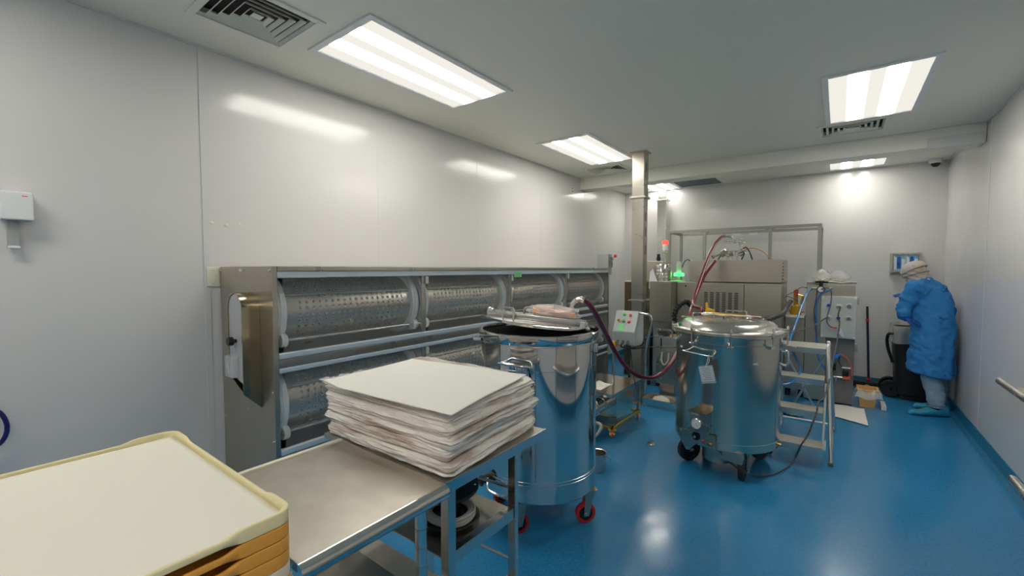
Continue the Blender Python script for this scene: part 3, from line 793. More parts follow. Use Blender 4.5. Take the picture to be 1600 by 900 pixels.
# ------------------------------------------------------------------ tank 1: mirror polished, lid ajar
c1 = Vector((-1.452, 2.203)); R1 = .347
T = thing('mixing_tank', 'mirror-polished steel tank with lid ajar, standing behind the paper stack', 'tank', (c1.x, c1.y, 0))
prof = [(0, .215), (R1 - .03, .215), (R1 - .008, .220), (R1, .230), (R1, 1.085), (R1 + .012, 1.10), (R1 + .016, 1.118), (R1 + .016, 1.136), (R1 + .012, 1.142),
        (R1 - .008, 1.142), (R1 - .010, 1.13), (R1 - .010, .25), (0, .24)]
MB().lathe(prof, (c1.x, c1.y, 0), 128).build('body', 'polish', T, angle=25)
f = MB()
def band(z, r, h): f.lathe([(r, z), (r + .0015, z + .001), (r + .0015, z + h), (r, z + h + .001)], (c1.x, c1.y, 0), 96)
band(.325, R1, .004); band(.345, R1, .0015); band(1.078, R1, .003); band(.95, R1, .0012)
split(f, 'weld_seam', 'satin', T)
MB().lathe([(0, 0), (R1 - .012, 0), (R1 - .012, .002), (0, .002)], (c1.x, c1.y, 1.118), 64).build('interior_shade_disc', 'dark', T)  # black disc stands in for the shaded tank interior below the lid
# lid tilted up on its left side
dirx = Vector((c1.x, c1.y)).normalized()               # away from the camera
right = Vector((dirx.y, -dirx.x))
right3 = Vector((right.x, right.y, 0)); away3 = Vector((dirx.x, dirx.y, 0))
tilt = Matrix.Rotation(.115, 3, away3)                 # raises the left side
lc = Vector((c1.x, c1.y, 1.158)) + away3 * .045 - right3 * .012
def lp(a, b, h): return lc + tilt @ (right3 * a + away3 * b + Vector((0, 0, h)))
# keep the hinge (right) side resting on the rim
lift = Vector((0, 0, math.sin(.115) * .32)) * .75
lc = lc + lift
axl = tilt @ Vector((0, 0, 1))
lid = MB().lathe([(0, 0), (.318, 0), (.326, -.008), (.330, -.008), (.330, .004), (.318, .008), (0, .008)], lc, 96, axl).build('lid', 'polish', T, angle=25)
f = MB()
Rm = Matrix((right3, away3, Vector((0, 0, 1)))).transposed()
f.obox(lp(0, -.10, .022), (.60, .026, .028), tilt @ Rm, .003)
f.obox(lp(-.0, .055, .018), (.62, .018, .020), tilt @ Rm, .003)
split(f, 'stiffener_bar', 'satin', lid)
for a, b in ((-.17, -.165), (-.05, -.02)):
    h = [lp(a - .032, b, .008), lp(a - .032, b, .060), lp(a - .024, b, .070), lp(a + .024, b, .070), lp(a + .032, b, .060), lp(a + .032, b, .008)]
    MB().tube(h, .006, seg=10, smooth=False).build('lid_handle', 'satin', lid)
f = MB(); f.obox(lp(.265, -.135, .014), (.03, .05, .045), tilt @ Rm, .004); f.cyl(lp(.30, -.15, .0), lp(.30, -.09, .0), .012, seg=14)
f.build('clamp', 'tube', lid)
f = MB(); f.tube([lp(-.30, .03, .01), lp(-.31, .03, .03), lp(-.28, .03, .035), lp(-.27, .04, .01)], .005, seg=8); f.build('hinge', 'tube', lid)
# outlet elbow with ferrule
e0 = onY(894, 500, 2.42)
eb = Vector((e0.x, 2.42, 1.142))
f = MB()
f.tube([eb, eb + Vector((0, 0, .10)), eb + Vector((.0, 0, .125)), eb + Vector((.022, .004, .157)), eb + Vector((.055, .01, .168)), eb + Vector((.085, .012, .160))], .0165, seg=16, n=6)
f.cyl(eb, eb + Vector((0, 0, .012)), .03, seg=20); f.cyl(eb + Vector((0, 0, .06)), eb + Vector((0, 0, .072)), .024, seg=20)
f.cyl(eb + Vector((.072, .012, .164)), eb + Vector((.084, .013, .159)), .024, seg=20)
f.build('outlet_elbow', 'tube', T)
elbow_end = eb + Vector((.085, .012, .160))
f = MB(); f.lathe([(0, 0), (.09, 0), (.09, .006), (0, .006)], (eb.x, eb.y, 1.136), 32); f.build('port_plate', 'polish', T)
# side handle (bent bar) towards the camera-left and low pipe
def t1(a, r, z):   # a = angle from the direction facing the camera, positive to the right in the picture
    d = -away3 * math.cos(a) + right3 * math.sin(a)
    return Vector((c1.x, c1.y, z)) + d * r
f = MB().tube([t1(-.62, R1, .985), t1(-.60, R1 + .05, .985), t1(-.50, R1 + .07, 1.0), t1(-.25, R1 + .07, .995), t1(-.12, R1 + .05, .985), t1(-.10, R1, .945)], .008, seg=12, n=6)
f.build('side_handle', 'tube', T)
f = MB(); f.obox(t1(1.15, R1 + .012, 1.05), (.02, .02, .05), rz(0), .003); f.build('latch', 'tube', T)
f = MB(); f.obox(t1(-1.35, R1 + .02, 1.085), (.05, .05, .022), rz(.4), .004); f.build('latch', 'tube', T)
f = MB().tube([t1(-.9, R1 + .02, .31), t1(-.75, R1 + .06, .285), t1(-.55, R1 + .05, .270), t1(-.45, R1 + .01, .262)], .007, seg=10); f.build('drain_pipe', 'tube', T)
f = MB().cyl(t1(-.95, R1 - .01, .30), t1(-.95, R1 + .06, .30), .022, seg=20, bev=.003).cyl(t1(-.95, R1 + .05, .30), t1(-.95, R1 + .056, .30), .032, seg=20); f.build('drain_valve', 'rubber', T)
for (x, y, a) in ((-1.165, 2.275, -.75), (-1.418, 1.95, -.6), (-1.46, 2.47, .3), (-1.70, 2.15, -.2)):
    cs = caster(T, x, y, .060, .030, a, 'red', 'black', .206, 'sheet')
# plastic bag with pink gelatin on the lid
bo = lp(.10, .02, .036)
T = thing('gelatin_block', 'pink block in a clear bag lying on the lid of the ajar tank', 'packet', (bo.x, bo.y, bo.z))
R4 = tilt @ Rm
f = MB(); f.obox(bo + Vector((0, 0, .02)), (.26, .14, .030), R4, .008); f.build('block', 'gel', T)
f = MB()
def bagf(u, v):
    a = 2 * PI * u; h = v
    rr = (1 - .25 * h * h) * (1 + .18 * noise.noise(Vector((math.cos(a) * 2, math.sin(a) * 2, h * 3))))
    if h > .8: rr *= max(.02, (1 - (h - .8) / .2))
    zz_ = .055 * h + .028 * noise.noise(Vector((math.cos(a) * 3, math.sin(a) * 3, h * 2 + 4))) * h
    return bo + R4 @ Vector((.165 * rr * math.cos(a), .095 * rr * math.sin(a), zz_ + .002))
f.grid(bagf, 64, 16, True); f.build('bag', 'bag', T)

# ------------------------------------------------------------------ tank 2: gelatin receiver with clamped domed lid
c2 = Vector((-.68, 3.68)); R2 = .365
T = thing('clamped_tank', 'steel tank with clamped domed lid and big black wheels, beside the step ladder', 'tank', (c2.x, c2.y, 0))
aw = Vector((c2.x, c2.y, 0)).normalized(); rt = Vector((aw.y, -aw.x, 0))
def t2(a, r, z): return Vector((c2.x, c2.y, z)) + (-aw * math.cos(a) + rt * math.sin(a)) * r
prof = [(0, .20), (R2 - .012, .20), (R2, .208), (R2, 1.0), (R2 + .004, 1.01), (R2 + .028, 1.012), (R2 + .030, 1.018), (R2 + .030, 1.030), (R2 + .026, 1.034), (R2 - .02, 1.034), (R2 - .02, 1.0)]
MB().lathe(prof, (c2.x, c2.y, 0), 128).build('body', 'polish2', T, angle=25)
f = MB(); f.lathe([(R2, .255), (R2 + .0012, .256), (R2 + .0012, .262), (R2, .263)], (c2.x, c2.y, 0), 96); f.lathe([(R2, .96), (R2 + .001, .961), (R2 + .001, .963), (R2, .964)], (c2.x, c2.y, 0), 96); split(f, 'weld_seam', 'satin', T)
pl = [(R2 + .026, 1.035), (R2 + .030, 1.040), (R2 + .028, 1.050), (R2 - .01, 1.052), (R2 - .018, 1.056), (R2 - .03, 1.080), (R2 - .055, 1.100), (R2 - .10, 1.110), (R2 - .2, 1.118), (0, 1.122)]
lid = MB().lathe(pl, (c2.x, c2.y, 0), 128).build('lid', 'satin', T, angle=25)
for a in (-1.35, -.62, .06, .80, 1.5, 2.3, 3.1, -2.2):
    f = MB(); d = (-aw * math.cos(a) + rt * math.sin(a)); R5 = Matrix((Vector((0, 0, 1)).cross(d), d, Vector((0, 0, 1)))).transposed()
    f.obox(t2(a, R2 + .020, 1.058), (.022, .040, .010), R5, .002)
    f.cyl(t2(a, R2 + .034, .955), t2(a, R2 + .034, 1.075), .005, seg=10)
    f.cyl(t2(a, R2 + .034, 1.062), t2(a, R2 + .034, 1.085), .009, .006, seg=12)
    f.obox(t2(a, R2 + .014, .952), (.026, .030, .024), R5, .003)
    f.cyl(t2(a, R2 + .030, .955) - R5 @ Vector((.02, 0, 0)), t2(a, R2 + .030, .955) + R5 @ Vector((.02, 0, 0)), .007, seg=10)
    f.build('clamp', 'tube', T)
# side handle in front, with hanging tag
f = MB().tube([t2(-.78, R2, .895), t2(-.78, R2 + .045, .893), t2(-.72, R2 + .055, .892), t2(-.30, R2 + .055, .885), t2(-.23, R2 + .045, .885), t2(-.23, R2, .888)], .0065, seg=12, n=5)
f.build('side_handle', 'tube', T)
f = MB().tube([t2(1.45, R2, .90), t2(1.45, R2 + .03, .90), t2(1.45, R2 + .035, .87), t2(1.45, R2 + .035, .82), t2(1.45, R2 + .028, .80), t2(1.45, R2, .80)], .010, seg=12, n=5); f.build('side_handle', 'tube', T)
for a, z, w_ in ((-1.02, .905, .030), (.52, .84, .035), (.50, .865, .022)):
    d = (-aw * math.cos(a) + rt * math.sin(a)); R5 = Matrix((Vector((0, 0, 1)).cross(d), d, Vector((0, 0, 1)))).transposed()
    MB().obox(t2(a, R2 + .0015, z), (w_, .002, .011), R5).build('small_label', 'slate' if w_ < .03 else 'white', T)
# etched marks "2#"
d = (-aw * math.cos(-.52) + rt * math.sin(-.52))
# control box low on the front, gauge, knob, lamp, plug
a0 = -.42; d = (-aw * math.cos(a0) + rt * math.sin(a0)); tx = Vector((0, 0, 1)).cross(d); R5 = Matrix((tx, d, Vector((0, 0, 1)))).transposed()
def fr(x, y, z): return t2(a0, R2, 0) + tx * x + d * y + Vector((0, 0, z))   # x to the right in the picture
f = MB()
f.obox(fr(0, .028, .395), (.125, .060, .150), R5, .003)
cb = f.build('gauge_box', 'brush', T)
f = MB(); f.obox(fr(0, .045, .474), (.135, .09, .006), R5, .001); f.build('gauge_box_lid', 'bronze', cb)
gc = fr(-.012, .0585, .385)
MB().lathe([(0, 0), (.038, 0), (.040, .003), (.040, .010), (.036, .013), (.034, .010), (0, .010)], gc, 36, d).build('pressure_gauge', 'tube', cb)
g = MB().lathe([(0, .0105), (.034, .0105), (.034, .0112), (0, .0112)], gc, 32, d); gf = g.build('gauge_dial', 'glassface', cb)
g = MB(); g.obox(gc + d * .0122 + tx * .006 - Vector((0, 0, .006)), (.030, .001, .002), R5 @ ry(.8))
for k in range(11):
    an = -PI * .75 + k * PI * 1.5 / 10
    g.obox(gc + d * .0122 + tx * (.028 * math.sin(an)) + Vector((0, 0, .028 * math.cos(an))), (.0015, .001, .006), R5 @ ry(an))
g.build('gauge_needle', 'ink', cb)
MB().obox(fr(-.025, .0585, .452), (.055, .002, .014), R5).build('small_label', 'white', T)
f = MB(); f.poly([fr(-.17, .004, .30), fr(.10, .004, .315), fr(.11, .004, .215), fr(.085, .004, .205), fr(.05, .004, .235), fr(-.02, .004, .235), fr(-.055, .004, .20), fr(-.09, .004, .155), fr(-.115, .004, .155), fr(-.17, .004, .24)], d * .012)
cp = f.build('control_panel', 'greydark' if False else 'brush', T)
kc = fr(-.035, .016, .278)
MB().lathe([(0, 0), (.031, 0), (.031, .006), (.016, .010), (.014, .024), (0, .026)], kc, 24, d).build('selector_knob', 'black', cp)
MB().lathe([(0, .024), (.010, .024), (.010, .028), (0, .028)], kc, 16, d).build('knob_cap', 'alu', cp)
MB().lathe([(0, 0), (.011, 0), (.011, .008), (.006, .012), (0, .012)], fr(.018, .016, .255), 18, d).build('indicator_lamp', 'red', cp)
MB().lathe([(0, 0), (.015, 0), (.015, .006), (.010, .012), (.010, .020), (0, .020)], fr(.066, .016, .248), 18, d).build('cable_gland', 'brass', cp)
f = MB()
for x, z in ((-.155, .29), (-.10, .17), (.098, .228), (-.08, .29)): f.lathe([(0, 0), (.006, 0), (.005, .003), (0, .003)], fr(x, .016, z), 10, d)
split(f, 'screws', 'alu', cp)
plugpt = fr(.066, .038, .248)
MB().obox(t2(.05, R2 - .05, .175), (.22, .05, .08), R5, .004).build('bottom_bracket', 'sheet', T)
f = MB().cyl(t2(-.28, .16, .075), t2(-.28, .16, .2), .11, seg=36); f.build('heater_sump', 'sheet', T)
f = MB().cyl(t2(1.25, R2 - .01, .235), t2(1.25, R2 + .02, .232), .009, seg=12); f.build('drain_nipple', 'brass', T)
for (x, y, a) in ((-.513, 3.425, .0), (-.905, 3.52, -.62), (-.46, 3.88, -.5), (-.86, 3.93, 0)):
    caster(T, x, y, .094, .046, a, 'rubber', 'rubber', .198, 'satin')
# things on the lid (parts fixed to it)
for (a, r, L) in ((-2.35, .20, .075), (.0, 0, 0)):
    pass
def t2l(a, b, z): return Vector((c2.x, c2.y, z)) + rt * a + aw * b
for a, b, ang in ((-.165, -.13, .25), (.06, .17, 0.0)):
    ex = rt * math.cos(ang) + aw * math.sin(ang)
    p = t2l(a, b, 0)
    zl = 1.112
    MB().tube([p + ex * -.075 + Vector((0, 0, zl)), p + ex * -.075 + Vector((0, 0, zl + .045)), p + ex * -.068 + Vector((0, 0, zl + .052)), p + ex * .068 + Vector((0, 0, zl + .052)), p + ex * .075 + Vector((0, 0, zl + .045)), p + ex * .075 + Vector((0, 0, zl))], .0042, seg=10, smooth=False).build('lid_handle', 'tube', lid)
MB().lathe([(0, 0), (.085, 0), (.085, .006), (.072, .008), (.070, .014), (.050, .016), (0, .016)], t2l(.185, -.04, 1.106), 40).build('sight_glass', 'satin', lid)
f = MB().lathe([(.060, 0), (.066, .002), (.066, .006), (.060, .008), (.054, .004), (.060, 0)], t2l(.185, -.04, 1.121), 32); f.build('sight_ring', 'tube', lid)
f = MB().lathe([(0, 0), (.022, 0), (.022, .012), (0, .012)], t2l(-.01, -.02, 1.12), 20); f.build('center_port', 'bronze', lid)
MB().lathe([(0, 0), (.045, 0), (.045, .012), (.03, .014), (0, .014)], t2l(-.30, .12, 1.095), 24).build('port', 'tube', lid)
f = MB(); f.obox(t2l(-.325, -.06, 1.066), (.05, .03, .022), rz(.4), .004); f.build('green_valve_cap', 'green', lid)
# yellow hose assembly wrapped on white packet
T = thing('yellow_nozzle', 'yellow plastic nozzle lying across the lid of the clamped tank', 'nozzle', t2l(-.06, .10, 1.122))
f = MB(); f.tube([t2l(-.14, .12, 1.150), t2l(-.05, .10, 1.138), t2l(.08, .08, 1.133), t2l(.17, .06, 1.130)], .009, seg=10); f.build('wand', 'yellow', T)
f = MB(); f.cyl(t2l(-.145, .12, 1.135), t2l(-.155, .12, 1.225), .012, .009, seg=12); f.sphere(t2l(-.135, .12, 1.165), .022, 12, (1.2, .8, .7)); f.cyl(t2l(-.16, .12, 1.15), t2l(-.095, .12, 1.165), .010, seg=10); f.build('trigger_head', 'yellow', T)
f = MB(); f.tube([t2l(.16, .06, 1.132), t2l(.19, .06, 1.130), t2l(.21, .07, 1.128)], .010, seg=10); f.build('tip', 'redorange', T)
def pk(u, v):
    p = t2l(-.19 + .42 * u, .14 - .05 * u - .07 * v, 1.127)
    return p + Vector((0, 0, .007 * (1 + noise.noise(Vector((u * 7, v * 4, 1))))))
tag(MB().grid(pk, 30, 8).build('cloth', 'cream', solid=.004), 'flat white cloth under the yellow nozzle on the tank lid', 'cloth')
# hanging paper tag
hp = t2(-.27, R2 + .055, .885)
d = (-aw * math.cos(-.22) + rt * math.sin(-.22)); tx = Vector((0, 0, 1)).cross(d); R6 = Matrix((tx, d, Vector((0, 0, 1)))).transposed() @ ry(-.22)
T = thing('hanging_tag', 'blue-white paper tag in a clear sleeve hanging from the tank handle', 'tag', hp + Vector((0, 0, -.19)))
cc = hp + d * .012 + Vector((0, 0, -.128)) - tx * .005
MB().obox(cc, (.098, .002, .125), R6, .0008).build('sleeve', 'slate', T)
card = MB().obox(cc + d * .0018 + R6 @ Vector((0, 0, .004)), (.086, .001, .100), R6).build('card', 'card', T)
f = MB()
for k in range(7): f.obox(cc + d * .0028 + R6 @ Vector((-.004 + .003 * (k % 3), 0, .044 - .013 * k)), (.066 - .010 * (k % 3), .0005, .003), R6)
f.build('writing', 'ink', card)
f = MB().tube([hp + Vector((0, 0, .0085)), hp + d * .009, cc + R6 @ Vector((0, 0, .055)), ], .0025, seg=8); f.tube([hp + Vector((0, 0, .0085)), hp - d * .009, hp - d * .005 + Vector((0, 0, -.04)), cc + R6 @ Vector((0, 0, .055))], .0025, seg=8)
f.build('tie', 'white', T)

# ------------------------------------------------------------------ pump cart with push-button box
PX0, PX1, PY0, PY1 = -2.02, -1.555, 3.54, 4.22
T = thing('pump_cart', 'low steel pump cart with grey push-button box and orange casters, beside the column', 'cart', (-1.78, 3.88, 0))
SZ = .395
f = MB().box((PX0, PY0, SZ - .004), (PX1, PY1, SZ), .001); f.box((PX0, PY0, SZ - .03), (PX1, PY0 + .004, SZ)); f.box((PX1 - .004, PY0, SZ - .03), (PX1, PY1, SZ)); f.build('deck', 'polish2', T)
MB().box((PX0 + .02, PY0 + .16, .13), (PX1 - .03, PY1 - .12, SZ - .004), .003).build('pump_housing', 'polish2', T)
f = MB()
for x in (PX0 + .012, PX1 - .012): f.box((x - .015, PY0 + .02, .075), (x + .015, PY1 - .02, .10), .002)
for y in (PY0 + .02, PY1 - .05): f.box((PX0, y, .075), (PX1, y + .03, .10), .002)
split(f, 'base_frame', 'brass', T)
for x in (PX0 + .015, PX1 - .015):
    for y in (PY0 + .03, PY1 - .03):
        if not (x > -1.7 and y < 3.7): MB().box((x - .012, y - .012, .09), (x + .012, y + .012, SZ - .004), .002).build('post', 'brush', T)
for x, y in ((PX0 + .03, PY0 + .05), (PX1 - .02, PY0 + .04), (PX0 + .03, PY1 - .05), (PX1 - .02, PY1 - .03)):
    caster(T, x, y, .032, .022, .4, 'orange', 'orange', .074, 'brass')
# motor at the near end
f = MB().cyl((-1.70, 3.40, .27), (-1.70, 3.70, .27), .065, seg=32, bev=.006); f.cyl((-1.70, 3.37, .27), (-1.70, 3.40, .27), .045, seg=24)
for y in (3.44, 3.58): f.lathe([(.065, 0), (.072, .002), (.072, .014), (.065, .016)], (-1.70, y, .27), 32, (0, 1, 0))
f.build('motor', 'tube', T)
f = MB().cyl((-1.75, 3.36, .19), (-1.75, 3.40, .19), .05, seg=24); f.cyl((-1.72, 3.37, .16), (-1.64, 3.37, .165), .016, seg=16); f.build('pump_head', 'brush', T)
f = MB().tube([(-1.66, 3.37, .17), (-1.60, 3.36, .185), (-1.565, 3.33, .16), (-1.60, 3.24, .10), (-1.75, 3.15, .085), (-1.95, 3.10, .08)], .014, seg=12); f.build('hose', 'hosegrey', T)
# handle posts and the sloping push-button box
yb_ = 3.86
f = MB()
f.tube([(-1.70, yb_ + .02, SZ), (-1.70, yb_ + .02, .80)], .012, seg=14, smooth=False)
f.build('handle_post', 'tube', T)
h0 = onY(1008, 491, yb_); h1 = onY(1018, 497, yb_); h2 = onY(1017, 515, yb_); h3 = onY(1009, 545, yb_)
f = MB().tube([onY(990, 489, yb_) + Vector((0, .03, .0)), h0, onY(1015, 493, yb_), onY(1018.5, 500, yb_), h2, h3, (h3.x, yb_, .60), (h3.x + .002, yb_, SZ)], .011, seg=14, n=6)
f.build('push_handle', 'tube', T)
# box side profile in the YZ plane: sloping face towards the camera
bx0, bx1 = -1.665, -1.45
p0 = [(3.80, .80), (3.765, .925), (3.86, 1.112), (3.98, 1.10), (3.98, .80)]
f = MB().poly([(bx0, y, z) for y, z in p0], (bx1 - bx0, 0, 0))
bmesh.ops.bevel(f.bm, geom=list(f.bm.edges), offset=.004, segments=2, affect='EDGES')
cb = f.build('control_box', 'greylite', T)
sl = Vector((0, .095, .187)).normalized(); nn = Vector((0, -sl.z, sl.y))
def cf(u, v): return Vector((bx0 + (bx1 - bx0) * u, 3.765, .925)) + sl * (.21 * v)
Rf = Matrix((Vector((1, 0, 0)), -nn, sl)).transposed()
for u, v, m in ((.40, .80, 'green'), (.68, .78, 'red'), (.20, .52, 'yellow'), (.42, .50, 'green'), (.66, .48, 'red')):
    MB().lathe([(0, 0), (.0155, 0), (.0155, .004), (.011, .005), (.011, .012), (0, .013)], cf(u, v), 20, nn).build('push_button', m, cb)
MB().obox(cf(.20, .52) + nn * .014, (.006, .004, .022), Rf @ ry(.7)).build('selector_lever', 'black', cb)
MB().obox(cf(.68, .78) + nn * .014, (.006, .004, .020), Rf @ ry(-.5)).build('selector_lever', 'black', cb)
MB().obox(cf(.36, .20) + nn * .001, (.052, .001, .075), Rf).build('green_label', 'greensign', cb)
f = MB()
for x in (-1.62, -1.57, -1.525): f.cyl((x, 3.79, .84), (x, 3.768, .815), .012, seg=12)
split(f, 'cable_gland', 'greydark', cb)
f = MB()
f.tube([(-1.57, 3.76, .815), (-1.57, 3.75, .79), (-1.50, 3.78, .78), (-1.43, 3.86, .80), (-1.40, 3.9, .86)], .006, seg=8)
f.tube([(-1.525, 3.76, .815), (-1.52, 3.75, .79), (-1.47, 3.80, .775), (-1.38, 3.95, .78), (-1.25, 4.25, .75), (-1.05, 4.6, .75)], .005, seg=8)
f.tube([(-1.50, 3.8, .78), (-1.51, 3.84, .70), (-1.50, 3.86, .55), (-1.47, 3.86, .42)], .0035, seg=8)
f.build('cable', 'black', T)
f = MB().obox((-1.665, 3.83, .80), (.05, .10, .05), rz(0), .004); f.build('yellow_sticker_block', 'yellow', T)
tag(MB().grid(lambda u, v: (-1.90 + .20 * u, 3.60 + .26 * v, SZ + .004 + .030 * (1 + noise.noise(Vector((u * 4, v * 5, 2)))) * math.sin(PI * u) * math.sin(PI * v)), 20, 20).build('cloth', 'cream', solid=.003),
    'crumpled pale cloth lying on the pump cart deck', 'cloth')

# ------------------------------------------------------------------ maroon hoses
hp_ = [elbow_end - Vector((.012, .002, -.004)), onY(917, 472, 2.46)]
hp_ += [onY(927, 484, 2.56), onY(936, 500, 2.70), onY(947, 522, 2.90), onY(961, 549, 3.10), onY(978, 573, 3.28), onY(1000, 588, 3.44), onY(1020, 590, 3.62), onY(1038, 580, 3.80), onY(1052, 562, 3.96), onY(1062, 540, 4.10), onY(1072, 512, 4.25), onY(1078, 490, 4.5), onY(1086, 465, 4.9), onY(1100, 432, 5.2), onY(1117, 408, 5.45)]
tag(MB().tube(hp_, .0175, seg=16, n=10).build('transfer_hose', 'maroon'), 'dark red hose sagging from the ajar tank, past the push-button box, to the machine top', 'hose')
hp2 = [t2l(-.20, .25, 1.11), t2l(-.195, .29, 1.16), onY(1083, 474, 4.35), onY(1094, 438, 4.8), onY(1106, 404, 5.2), onY(1117, 382, 5.45), onY(1127, 371, 5.66), onY(1133, 369, 5.72)]
tag(MB().tube(hp2, .0165, seg=16, n=10).build('transfer_hose', 'maroon'), 'dark red hose rising from the clamped tank lid to the top fitting on the machine', 'hose')

# ------------------------------------------------------------------ encapsulation machine (behind the clamped tank)
MY = 5.6
T = thing('capsule_machine', 'large stainless machine with slotted vent panel and raised top box behind the clamped tank', 'machine', (-1.0, MY + .3, 0))
MB().box((-1.469, MY, 1.345), (-.50, MY + .62, 1.603), .004).build('top_box', 'sheet', T)
MB().box((-1.625, MY + .03, .12), (-.495, MY + .60, 1.335), .004).build('body', 'sheet', T)
vp = MB().box((-1.36, MY - .005, .25), (-.87, MY + .029, 1.318), .003).build('vent_panel', 'sheet', T)
f = MB()
for c in range(6):
    for r in range(12): f.box((-1.295 + c * .066, MY - .008, .99 + r * .020), (-1.255 + c * .066, MY - .0045, 1.000 + r * .020))
split(f, 'vent_slot', 'dark', vp)
MB().box((-.865, MY + .010, .25), (-.50, MY + .029, 1.305), .003).build('side_door', 'sheet', T)
MB().box((-.86, MY + .0, 1.23), (-.825, MY + .0095, 1.30), .002).build('door_latch', 'brush', T)
f = MB()
for k in range(6): f.cyl((-.50, MY + .05, 1.385 + k * .035), (-.488, MY + .05, 1.385 + k * .035), .006, seg=8)
split(f, 'screws', 'greydark', T)
f = MB(); f.cyl((-1.52, MY + .029, 1.288), (-1.52, MY + .024, 1.288), .009, seg=12); f.build('panel_hole', 'black', T)
for x in (-1.5, -.6):
    for y in (MY + .1, MY + .5): MB().cyl((x, y, 0), (x, y, .13), .03, seg=16).build('foot', 'rubber', T)
# feed block on top
fb = MB().box((-1.10, 5.66, 1.705), (-.94, 5.80, 1.80), .006)
o = fb.build('feed_block', 'tube', T)
f = MB().cyl((-1.0, 5.73, 1.60), (-1.0, 5.73, 1.645), .085, seg=32).cyl((-1.0, 5.73, 1.645), (-1.0, 5.73, 1.705), .05, seg=24)
f.build('pedestal', 'tube', o)
f = MB()
f.tube([(-1.02, 5.72, 1.80), (-1.02, 5.72, 1.835), (-1.025, 5.715, 1.87), (-1.05, 5.71, 1.885), (-1.105, 5.705, 1.888)], .013, seg=12)
f.cyl((-1.02, 5.72, 1.80), (-1.02, 5.72, 1.815), .03, seg=18)
f.build('inlet_elbow', 'tube', o)
f = MB()
for (x, z) in ((-1.07, 1.83), (-.955, 1.84), (-.97, 1.82), (-.93, 1.80)):
    f.cyl((x - .035, 5.70, z), (x + .035, 5.70, z), .008, seg=10); f.cyl((x, 5.70, z - .03), (x, 5.70, z + .018), .007, seg=10); f.sphere((x + .035, 5.70, z), .014, 10)
f.cyl((-.95, 5.73, 1.80), (-.95, 5.73, 1.855), .012, seg=12)
f.build('valve', 'tube', o)
f = MB()
for k, (x, z, a) in enumerate(((-1.12, 1.70, .5), (-1.08, 1.67, -.4), (-1.04, 1.66, .2), (-1.11, 1.655, 1.2), (-.93, 1.69, .3), (-.90, 1.72, -.3), (-.91, 1.66, .6))):
    f.cyl((x, 5.64, z), (x + .05 * math.cos(a), 5.62, z + .05 * math.sin(a)), .014, seg=12)
    f.sphere((x, 5.64, z), .019, 10)
f.cyl((-1.19, 5.50, 1.635), (-1.06, 5.64, 1.70), .012, seg=12); f.cyl((-1.19, 5.50, 1.635), (-1.185, 5.505, 1.638), .022, seg=12)
split(f, 'fittings', 'brush', o)
f = MB()
f.tube([(-.90, 5.65, 1.73), (-.86, 5.62, 1.745), (-.82, 5.60, 1.69), (-.79, 5.60, 1.605)], .007, seg=8)
f.tube([(-.90, 5.65, 1.70), (-.88, 5.61, 1.68), (-.88, 5.60, 1.65), (-.90, 5.60, 1.605)], .006, seg=8)
f.tube([(-1.12, 5.62, 1.66), (-1.14, 5.61, 1.63), (-1.15, 5.61, 1.605)], .006, seg=8)
split(f, 'black_tubing', 'black', o)
MB().tube([(-.88, 5.66, 1.72), (-.80, 5.64, 1.735), (-.70, 5.64, 1.70), (-.62, 5.64, 1.62), (-.60, 5.66, 1.603)], .005, seg=8).build('copper_tubing', 'copper', o)

# aluminium frame behind and above the machine
T = thing('aluminium_frame', 'open aluminium profile frame standing behind the capsule machine', 'frame', (-1.0, 6.4, 0))
fy, ry_ = 6.30, 6.88
def fx(px, Y=fy): return onY(px, 430, Y).x
zt = onY(1045, 361, fy).z
xs = [fx(1045), fx(1100), fx(1202), fx(1279)]
for i, x in enumerate(xs):
    MB().box((x - .018, fy - .018, 0 if i in (0, 3) else .0), (x + .018, fy + .018, zt - .037), .003).build('post', 'profile', T)
for x in (xs[0], xs[3]):
    MB().box((x - .018, ry_ - .018, 0), (x + .018, ry_ + .018, zt - .037), .003).build('post', 'profile', T)
    MB().box((x - .018, fy + .0185, zt - .036), (x + .018, ry_ - .0185, zt), .003).build('side_rail', 'profile', T)
MB().box((xs[0] - .018, fy - .018, zt - .036), (xs[3] + .018, fy + .018, zt), .003).build('front_rail', 'profile', T)
MB().box((xs[0] - .018, ry_ - .018, zt - .036), (xs[3] + .018, ry_ + .018, zt), .003).build('rear_rail', 'profile', T)
f = MB()
for x in xs[1:3]:
    for s_ in (-1, 1): f.poly([(x + s_ * .019, fy - .012, zt - .037), (x + s_ * .055, fy - .012, zt - .037), (x + s_ * .019, fy - .012, zt - .075)], (0, .024, 0))
split(f, 'corner_bracket', 'profile', T)
for px in (1150, 1176): MB().box((fx(px, ry_) - .05, ry_ - .035, zt - .075), (fx(px, ry_) + .05, ry_ + .005, zt - .037), .006).build('rail_lamp', 'white', T)

